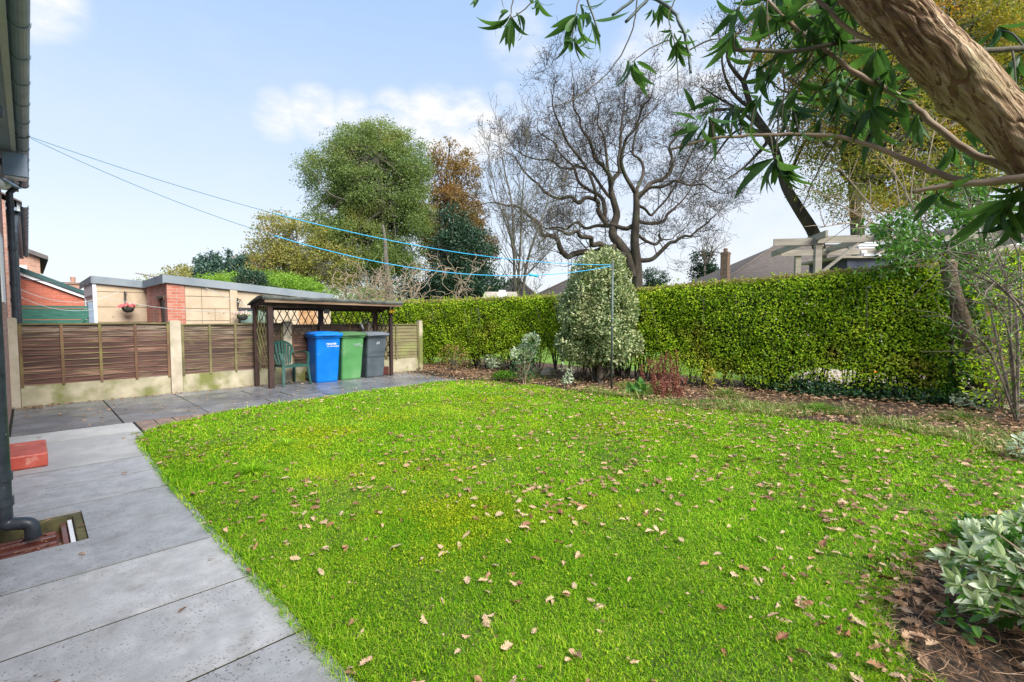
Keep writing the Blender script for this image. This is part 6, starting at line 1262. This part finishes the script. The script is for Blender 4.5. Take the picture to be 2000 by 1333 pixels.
# ================================================================ GRASS
def grass_field(n_cand, region, poly, name, mat_, hmin, hmax, dens_fun, label, cat_='grass', tuftiness=.5, margin=.0):
    (x0, x1), (y0, y1) = region
    p = np.stack([rng.uniform(x0, x1, n_cand), rng.uniform(y0, y1, n_cand)], 1)
    d = np.linalg.norm(p, axis=1); pr = dens_fun(p, d); p = p[rng.uniform(0, 1, n_cand) < pr]
    if poly is not None:
        ins = inside(p, poly); ed = edge_dist(p, poly); p = p[ins | ((ed < margin) & (rng.uniform(0, 1, len(p)) < .5))]
    n = len(p); P3 = np.stack([p[:, 0], p[:, 1], np.zeros(n)], 1); d = np.linalg.norm(p, axis=1)
    hn = np.clip(.5+.45*vn(P3, 2.2, 70)+.35*vn(P3, 6.5, 71), 0, 1.3); h = (hmin+(hmax-hmin)*hn)*rng.uniform(.4, 1.45, n)*np.where(rng.uniform(0, 1, n) < .05, 1.6, 1)
    if poly is not None: ed = edge_dist(p, poly); h *= 1+.55*np.exp(-ed/.10)
    w = .0022*np.clip(d/2.1, 1, 5.5)*rng.uniform(.7, 1.3, n)
    a = rng.uniform(0, 2*pi, n); lean = rng.uniform(.05, .75, n)+.2*tuftiness
    up = nrm(np.stack([np.cos(a)*lean, np.sin(a)*lean, np.ones(n)], 1)); side = nrm(np.stack([-np.sin(a), np.cos(a), np.zeros(n)], 1)); xx = np.cross(side, up)
    R = np.stack([xx, side, up], -1); f = MB(); wh = rng.integers(0, 3, n)
    for i, T in enumerate(T_BLADE):
        s_ = wh == i; f.scatter(*T, P3[s_], R[s_], np.stack([h[s_], w[s_], h[s_]], 1))
    return tag(f.build(name, mat_, origin=(0, 0, 0)), label, cat_, None, 'stuff')
hedgex = lambda y: np.interp(y, [-5, .3, 2.9, 7.1, 11.6], [10.9, 10.1, 9.42, 8.72, 7.62])
moss = lambda P3: vn(P3, .9, 90)
def dens_l(p, d):
    P3 = np.stack([p[:, 0], p[:, 1], np.zeros(len(p))], 1); return np.clip((2.6/np.maximum(d, .5))**1.2, .09, 1)*np.clip(1.0-.5*(vn(P3, 1.6, 55) > .75)-.45*(vn(P3, 5.5, 56) > .9), .2, 1)
grass_field(1600000, ((.6, 7.7), (-1.5, 8.4)), LP, 'lawn_grass', M['grass'], .014, .042, dens_l, 'bright green uneven lawn grass', margin=.05)
def dens_b(p, d):
    P3 = np.stack([p[:, 0], p[:, 1], np.zeros(len(p))], 1); ins = inside(p, LP); ed = edge_dist(p, LP); hd = hedgex(p[:, 1])-p[:, 0]
    k = np.clip(1.15-ed/1.2, 0, 1)*(vn(P3, 1.7, 62) > -.15)*.85+(vn(P3, 1.5, 60) > .35)*.4
    k = k*np.where(p[:, 1] > 5.4, .18, 1.0); return np.where(ins | (hd < .35) | (p[:, 1] < -.6) | ((p[:, 1] > 8) & (p[:, 0] < 7.2)), 0, k*.95)
grass_field(260000, ((4.6, 10.2), (-1.0, 9)), None, 'rough_grass', M['drygrass'], .04, .17, dens_b, 'rough yellowing grass tufts between lawn and hedge')
for lb, px, py, r, h in (('dark green grass tussock at the bed edge right of the fern', 1600, 805, .24, .20), ('rough tall grass clump beside the red stems', 1420, 775, .30, .24), ('grass tussock by the stump foot at right', 1880, 822, .30, .22), ('dark long grass clump in the left part of the lawn', 492, 925, .16, .13), ('dark grass clump near the lawn middle left', 560, 872, .16, .11)):
    q = G(px, py); n = 420; a = rng.uniform(0, 2*pi, n); rr = r*rng.uniform(0, 1, n)**.7; p = np.stack([q[0]+rr*np.cos(a)*.6, q[1]+rr*np.sin(a)*.6, np.zeros(n)], 1); lean = rr/r*1.2+.1
    up = nrm(np.stack([np.cos(a)*lean, np.sin(a)*lean, np.ones(n)], 1)); side = nrm(np.stack([-np.sin(a), np.cos(a), np.zeros(n)], 1)); R = np.stack([np.cross(side, up), side, up], -1); hh = h*rng.uniform(.6, 1.2, n); ww = np.full(n, .008 if px > 800 else .006); f = MB()
    f.scatter(*T_BLADE[1], p, R, np.stack([hh, ww, hh], 1)); tag(f.build('grass_tussock', M['tuft'] if 'dark' in lb and px > 800 else (M['grass'] if 'dark' in lb else M['drygrass'])), lb, 'grass')
# ================================================================ FALLEN LEAVES
def flat_R(n, tilt=.35): 
    a = rng.uniform(0, 2*pi, n); nn = nrm(np.stack([rng.normal(0, tilt, n), rng.normal(0, tilt, n), np.ones(n)], 1)); return frames(np.stack([np.cos(a), np.sin(a), np.zeros(n)], 1), nn)
# one oak leaf of each shape and tone, then copies
protos = []
for i in range(8):
    for m_ in range(5):
        c = MB(); c.add(*T_OAK[i]); me_o = c.build('fallen_leaf', M['fallen'][m_], origin=(0, 0, 0)); protos.append(me_o)
cand = np.stack([rng.uniform(.6, 7.6, 15000), rng.uniform(-.2, 8.2, 15000)], 1); cand = cand[inside(cand, LP)]
P3 = np.stack([cand[:, 0], cand[:, 1], np.zeros(len(cand))], 1)
wgt = np.clip(.35+.25*cand[:, 0]/4+.35*vn(P3, .9, 80)+.3*vn(P3, 3.0, 81)-.3*(cand[:, 1] > 5)+.75*np.exp(-edge_dist(cand, LP)/.35)*(cand[:, 0] > 2), .04, 1)
cand = cand[rng.uniform(0, 1, len(cand)) < wgt*.42]
vis = [c_ for c_ in cand if np.dot(V3(c_[0], c_[1], -CAMH), FW) > .9]
order = sorted(vis, key=lambda c_: np.linalg.norm(c_)); nearl = order[:300]; farl = np.array(order[300:])
lb_l = 'dry curled brown oak leaf lying on the green lawn'
used = set()
for k, c_ in enumerate(nearl):
    j = rng.integers(0, len(protos)); s_ = rng.uniform(.036, .066)*(1.35 if rng.uniform() < .12 else 1)
    if j not in used: o = protos[j]; used.add(j)
    else: o = protos[j].copy(); C.objects.link(o)
    o.location = (c_[0], c_[1], rng.uniform(.012, .032)); o.scale = (s_, s_*rng.uniform(.85, 1.3), s_*rng.uniform(.6, 1.5)); o.rotation_euler = (rng.normal(0, .3), rng.normal(0, .3), rng.uniform(0, 6.28)); tag(o, lb_l, 'fallen leaf', 'dry oak leaves lying on the lawn')
for j, o in enumerate(protos):
    if j not in used: bpy.data.objects.remove(o)
def litter(pts, name, label, smin, smax, z0, z1, mat_, tilt=.4, one=False):
    n = len(pts); f = MB(); wh = rng.integers(0, 8, n); P = np.stack([pts[:, 0], pts[:, 1], rng.uniform(z0, z1, n)], 1)
    for i in range(8):
        s_ = wh == i
        if s_.any(): f.scatter(*T_OAK[i], P[s_], flat_R(s_.sum(), tilt), rng.uniform(smin, smax, s_.sum()))
    return tag(f.build(name, mat_, origin=(0, 0, 0)), label, 'leaf litter', None, 'stuff')
litter(farl, 'scattered_leaves', 'brown leaves scattered over the far part of the lawn', .045, .078, .016, .036, M['litter'])
# moss and thatch between the blades, fine brown crumbs
n = 420000; p = np.stack([rng.uniform(.8, 7.4, n), rng.uniform(-.1, 8.1, n), np.zeros(n)], 1); d = np.linalg.norm(p, axis=1); k = (rng.uniform(0, 1, n) < np.clip((2.6/np.maximum(d, .5))**1.3, .1, 1)*np.clip(.75+.5*vn(p, 2.3, 130), .15, 1)) & (d < 8.5); p = p[k]; p = p[inside(p[:, :2], LP)]; n = len(p); p[:, 2] = rng.uniform(.004, .020, n); d = np.linalg.norm(p, axis=1)
f = MB(); f.scatter(*T_DIA, p, frames(nrm(rnd_dirs(n)+V3(0, 0, .3)), rnd_dirs(n)), rng.uniform(.009, .018, n)*np.clip(d/3.5, 1, 1.6)); tag(f.build('lawn_moss', M['moss'], origin=(0, 0, 0)), 'yellow green moss between the grass blades', 'moss', None, 'stuff')
n = 9000; p = np.stack([rng.uniform(.8, 7.4, n), rng.uniform(-.1, 8.1, n), rng.uniform(.012, .034, n)], 1); p = p[inside(p[:, :2], LP) & (rng.uniform(0, 1, n) < np.clip(.4+.5*vn(p, 1.7, 131), .05, 1))]; n = len(p); f = MB(); f.scatter(*T_DIA, p, flat_R(n, .5), rng.uniform(.008, .026, n)); tag(f.build('leaf_crumbs', M['litter'], origin=(0, 0, 0)), 'tiny brown leaf crumbs in the lawn', 'leaf litter', None, 'stuff')
mp_ = []
for px, py, rr_, k in ((905, 1000, .42, 9000), (880, 1040, .25, 4000), (590, 860, .5, 7000), (985, 778, .7, 8000), (880, 905, .5, 7000), (700, 830, .5, 5000), (1250, 830, .6, 4500)):
    q = G(px, py); a = rng.normal(0, 1, (k, 2)); x = q[:2]+a*rr_*np.array([1.0, .7]); mp_.append(x)
p = np.concatenate(mp_); p = np.column_stack([p, rng.uniform(.006, .024, len(p))]); p = p[inside(p[:, :2], LP)]; p = p[vn(p, 3.1, 133)+rng.normal(0, .3, len(p)) > -.1]; n = len(p); f = MB(); f.scatter(*T_DIA, p, frames(nrm(rnd_dirs(n)+V3(0, 0, .3)), rnd_dirs(n)), rng.uniform(.010, .020, n)*np.clip(np.linalg.norm(p, axis=1)/4, 1, 1.35)); tag(f.build('moss_patch', M['moss_yellow'], origin=(0, 0, 0)), 'bright yellow moss patches in the lawn', 'moss', None, 'stuff')
# clover and broad weeds in the turf
n = 1300; p = np.stack([rng.uniform(.9, 7.2, n), rng.uniform(.1, 7.8, n), np.full(n, .012)], 1); p = p[inside(p[:, :2], LP)]; p = p[vn(p, 1.1, 120) > .25]; p = np.repeat(p, 7, 0)+rng.normal(0, .022, (len(p)*7, 3))*V3(1, 1, .25); f = MB(); n = len(p); f.scatter(*T_OVAL[1], p, flat_R(n, .5), np.stack([rng.uniform(.014, .026, n)]*3, 1)*V3(1, 1.7, 1)); tag(f.build('clover', M['tuft'], origin=(0, 0, 0)), 'low clover patches in the lawn', 'clover', None, 'stuff')
# bed litter: dense under the hedge
n = 34000; p = np.stack([rng.uniform(6.4, 10.4, n), rng.uniform(-2.5, 11.2, n)], 1); P3 = np.stack([p[:, 0], p[:, 1], np.zeros(n)], 1)
k = ~inside(p, LP) & (hedgex(p[:, 1])-p[:, 0] > -.6) & ~((p[:, 0] < 6.95) & (p[:, 1] > 8.2)); k &= rng.uniform(0, 1, n) < np.clip(.55+.35*vn(P3, 1.8, 82), .08, 1)*np.where(p[:, 1] > 6.5, 1, .7)
litter(p[k], 'leaf_litter', 'brown fallen leaves covering the soil under the hedge', .045, .075, .004, .075, M['litter'])
n = 4200; p = np.stack([rng.uniform(2.1, 6.6, n), rng.uniform(-1.3, .45, n)], 1); P3 = np.stack([p[:, 0], p[:, 1], np.zeros(n)], 1); k = ~inside(p, LP) & (rng.uniform(0, 1, n) < np.clip(.45+.45*vn(P3, 2.4, 84)+.3*(p[:, 1] > .05), .05, 1))
litter(p[k], 'leaf_litter', 'brown oak leaves and debris on the dark soil at the lower right', .03, .078, .004, .035, M['litter'], .45)
n = 9000; p = np.stack([rng.uniform(2.1, 7.4, n), rng.uniform(-.5, .9, n)], 1); e_ = edge_dist(p, LP); p = p[inside(p, LP) & (rng.uniform(0, 1, n) < .30*np.exp(-(e_/.13)**1.5))]
litter(p, 'leaf_litter', 'brown leaves spilling from the soil over the ragged lawn edge at right', .022, .062, .012, .035, M['litter'], .45)
# straw and twigs on the near bed
n = 3800; p = np.stack([rng.uniform(2.1, 5.5, n), rng.uniform(-1.2, .35, n), rng.uniform(.005, .03, n)], 1); k = ~inside(p[:, :2], LP); p = p[k]; n = len(p); a = rng.uniform(0, 2*pi, n); l = rng.uniform(.02, .07, n)[:, None]*np.stack([np.cos(a), np.sin(a), rng.uniform(-.1, .25, n)], 1)
c = MB(); c.tubes(np.stack([p, p+l+rng.normal(0, .006, (n, 3)), p+l*2], 1), np.tile([.0014, .0013, .0009], (n, 1)), 3); tag(c.build('straw_debris', M['litter'], origin=(0, 0, 0)), 'dead straw and twig debris on the near soil', 'debris', None, 'stuff')
# leaves on the paving, thick against the fence
n = 420; p = np.stack([rng.uniform(-.15, 6.9, n), np.where(rng.uniform(0, 1, n) < .55, 10.42-np.abs(rng.normal(0, .10, n)), rng.uniform(8.1, 10.4, n))], 1)
p = np.concatenate([p, np.stack([rng.normal(.02, .12, 60).clip(-.2, .5), rng.normal(10.28, .12, 60).clip(9.8, 10.42)], 1), np.stack([rng.normal(6.6, .25, 260), rng.uniform(8.3, 10.4, 260)], 1), np.stack([rng.uniform(-.1, .8, 9), rng.uniform(2, 7.8, 9)], 1), np.stack([.86-np.abs(rng.normal(0, .03, 90)), rng.uniform(.8, 7.0, 90)], 1)])
k = ~inside(p, LP); litter(p[k], 'patio_leaves', 'fallen leaves drifted over the dark patio slabs', .035, .06, .006, .015, M['litter'], .2)
n = 40; p = np.stack([rng.uniform(-.12, .12, n), rng.uniform(4.02, 4.5, n)], 1); litter(p, 'gully_leaves', 'orange leaves caught in the drain gully', .025, .04, -.085, -.065, M['litter'])
# moss and grass in the slab joints
n = 2600; yy = rng.choice(yj[2:-1], n); p = np.stack([rng.uniform(-.2, .85, n), yy+rng.normal(0, .004, n), np.full(n, -.012)], 1); k = vn(p, 4, 95) > 1.0; p = p[k]
q = np.stack([.86+rng.normal(0, .035, 6000), rng.uniform(1, 7.2, 6000), np.zeros(6000)], 1); q = q[(vn(q, 5, 96) > 0)]; p = np.concatenate([p, q]); n = len(p); a = rng.uniform(0, 2*pi, n); up = nrm(np.stack([np.cos(a)*.8, np.sin(a)*.8, np.ones(n)], 1)); side = nrm(np.stack([-np.sin(a), np.cos(a), np.zeros(n)], 1)); h = rng.uniform(.012, .035, n); f = MB()
f.scatter(*T_BLADE[2], p, np.stack([np.cross(side, up), side, up], -1), np.stack([h, np.full(n, .004), h], 1)); tag(f.build('edge_grass', M['drygrass'], origin=(0, 0, 0)), 'straggling grass along the lawn edge and in slab joints', 'grass', None, 'stuff')
# ================================================================ SKY AND SUN
w = bpy.data.worlds.new('World'); sc.world = w; w.use_nodes = True; nt = w.node_tree
bg = nt.nodes['Background']; EL, AZ = RAD(44), RAD(183)
sky = nt.nodes.new('ShaderNodeTexSky'); sky.sky_type = 'NISHITA'; sky.sun_disc = False; sky.sun_elevation = EL; sky.sun_rotation = AZ; sky.dust_density = 2.0; sky.air_density = 1.0; sky.altitude = 50
tc = nt.nodes.new('ShaderNodeTexCoord'); vec = tc.outputs['Generated']
sp = nt.nodes.new('ShaderNodeSeparateXYZ'); nt.links.new(vec, sp.inputs[0])
EXPO = 1.12; K_ = 1/(.12*2**EXPO)
veil = ramp(nt, sp.outputs[2], [(0.0, (.92, .95, 1.0)), (.12, (.88, .935, 1.03)), (.30, (.70, .84, 1.05)), (.56, (.47, .69, 1.05)), (1.0, (.34, .56, 1.0))])
vl = nt.nodes.new('ShaderNodeMix'); vl.data_type = 'RGBA'; vl.blend_type = 'MULTIPLY'; vl.inputs[0].default_value = 1; nt.links.new(veil, vl.inputs[6]); vl.inputs[7].default_value = (K_, K_, K_, 1)
base = mix(nt, .82, sky.outputs[0], vl.outputs[2])
# clouds: soft banks standing at fixed bearings, broken up by noise
mpn = nt.nodes.new('ShaderNodeMapping'); mpn.inputs['Scale'].default_value = (1, 1, 2.2); nt.links.new(vec, mpn.inputs[0])
ns = noise(nt, mpn.outputs[0], 13, 10, .6, .1)
tot = None
def bear(px, py): return nrm(ray(px, py))
for px, py, rad, wt in ((540,225,3.0,.65),(615,222,3.3,.85),(690,238,3.4,.8),(770,236,3.6,.95),(850,240,4.4,1.1),(920,250,4.4,1.1),(955,268,3.2,.9),(700,262,4.4,.45),(1010,215,2.2,.35),(90,5,3.2,.75),(40,-20,4,.7),(1010,75,4,.45),(1280,120,5.5,.6),(1370,140,5.5,.6),(985,190,1.8,.4),(1160,260,9,.3),(1400,420,16,.35)):
    dn = nt.nodes.new('ShaderNodeVectorMath'); dn.operation = 'DOT_PRODUCT'; nv = nt.nodes.new('ShaderNodeVectorMath'); nv.operation = 'NORMALIZE'; nt.links.new(vec, nv.inputs[0]); nt.links.new(nv.outputs[0], dn.inputs[0]); dn.inputs[1].default_value = tuple(bear(px, py))
    mr = nt.nodes.new('ShaderNodeMapRange'); mr.interpolation_type = 'SMOOTHSTEP'; nt.links.new(dn.outputs['Value'], mr.inputs[0]); mr.inputs[1].default_value = cos(RAD(rad)); mr.inputs[2].default_value = cos(RAD(rad*.25)); mr.inputs[3].default_value = 0; mr.inputs[4].default_value = wt
    tot = mr.outputs[0] if tot is None else mathn(nt, 'MAXIMUM', tot, mr.outputs[0])
cm = mathn(nt, 'MULTIPLY', tot, mathn(nt, 'SMOOTH_MIN' if 0 else 'ADD', mathn(nt, 'MULTIPLY', ns, 3.6), -1.0), True)
wisp = mathn(nt, 'MULTIPLY', mathn(nt, 'SUBTRACT', noise(nt, mpn.outputs[0], 2.4, 7, .6), .53, True), .8, True)
cm = mathn(nt, 'MAXIMUM', cm, wisp)
fin = mix(nt, cm, base, (1.02*K_, 1.03*K_, 1.06*K_))
nt.links.new(fin, bg.inputs['Color']); bg.inputs['Strength'].default_value = .12
sd_ = bpy.data.lights.new('sun', 'SUN'); sd_.energy = 3.4; sd_.angle = RAD(38); sd_.color = (1, .95, .87)
so = bpy.data.objects.new('sun', sd_); C.objects.link(so)
# sun bearing: azimuth measured clockwise from +Y, as the sky texture has it
sv = V3(sin(AZ)*cos(EL), cos(AZ)*cos(EL), sin(EL))
import mathutils
so.rotation_euler = mathutils.Vector(sv).to_track_quat('Z', 'Y').to_euler(); so.location = (0, -20, 20)
vs = sc.view_settings; vs.view_transform = 'Standard'; vs.look = 'None'; vs.gamma = 1; vs.exposure = EXPO; vs.use_curve_mapping = False
try: sc.cycles.use_denoising = True; sc.cycles.max_bounces = 6; sc.cycles.transparent_max_bounces = 8; sc.cycles.use_adaptive_sampling = True
except Exception: pass
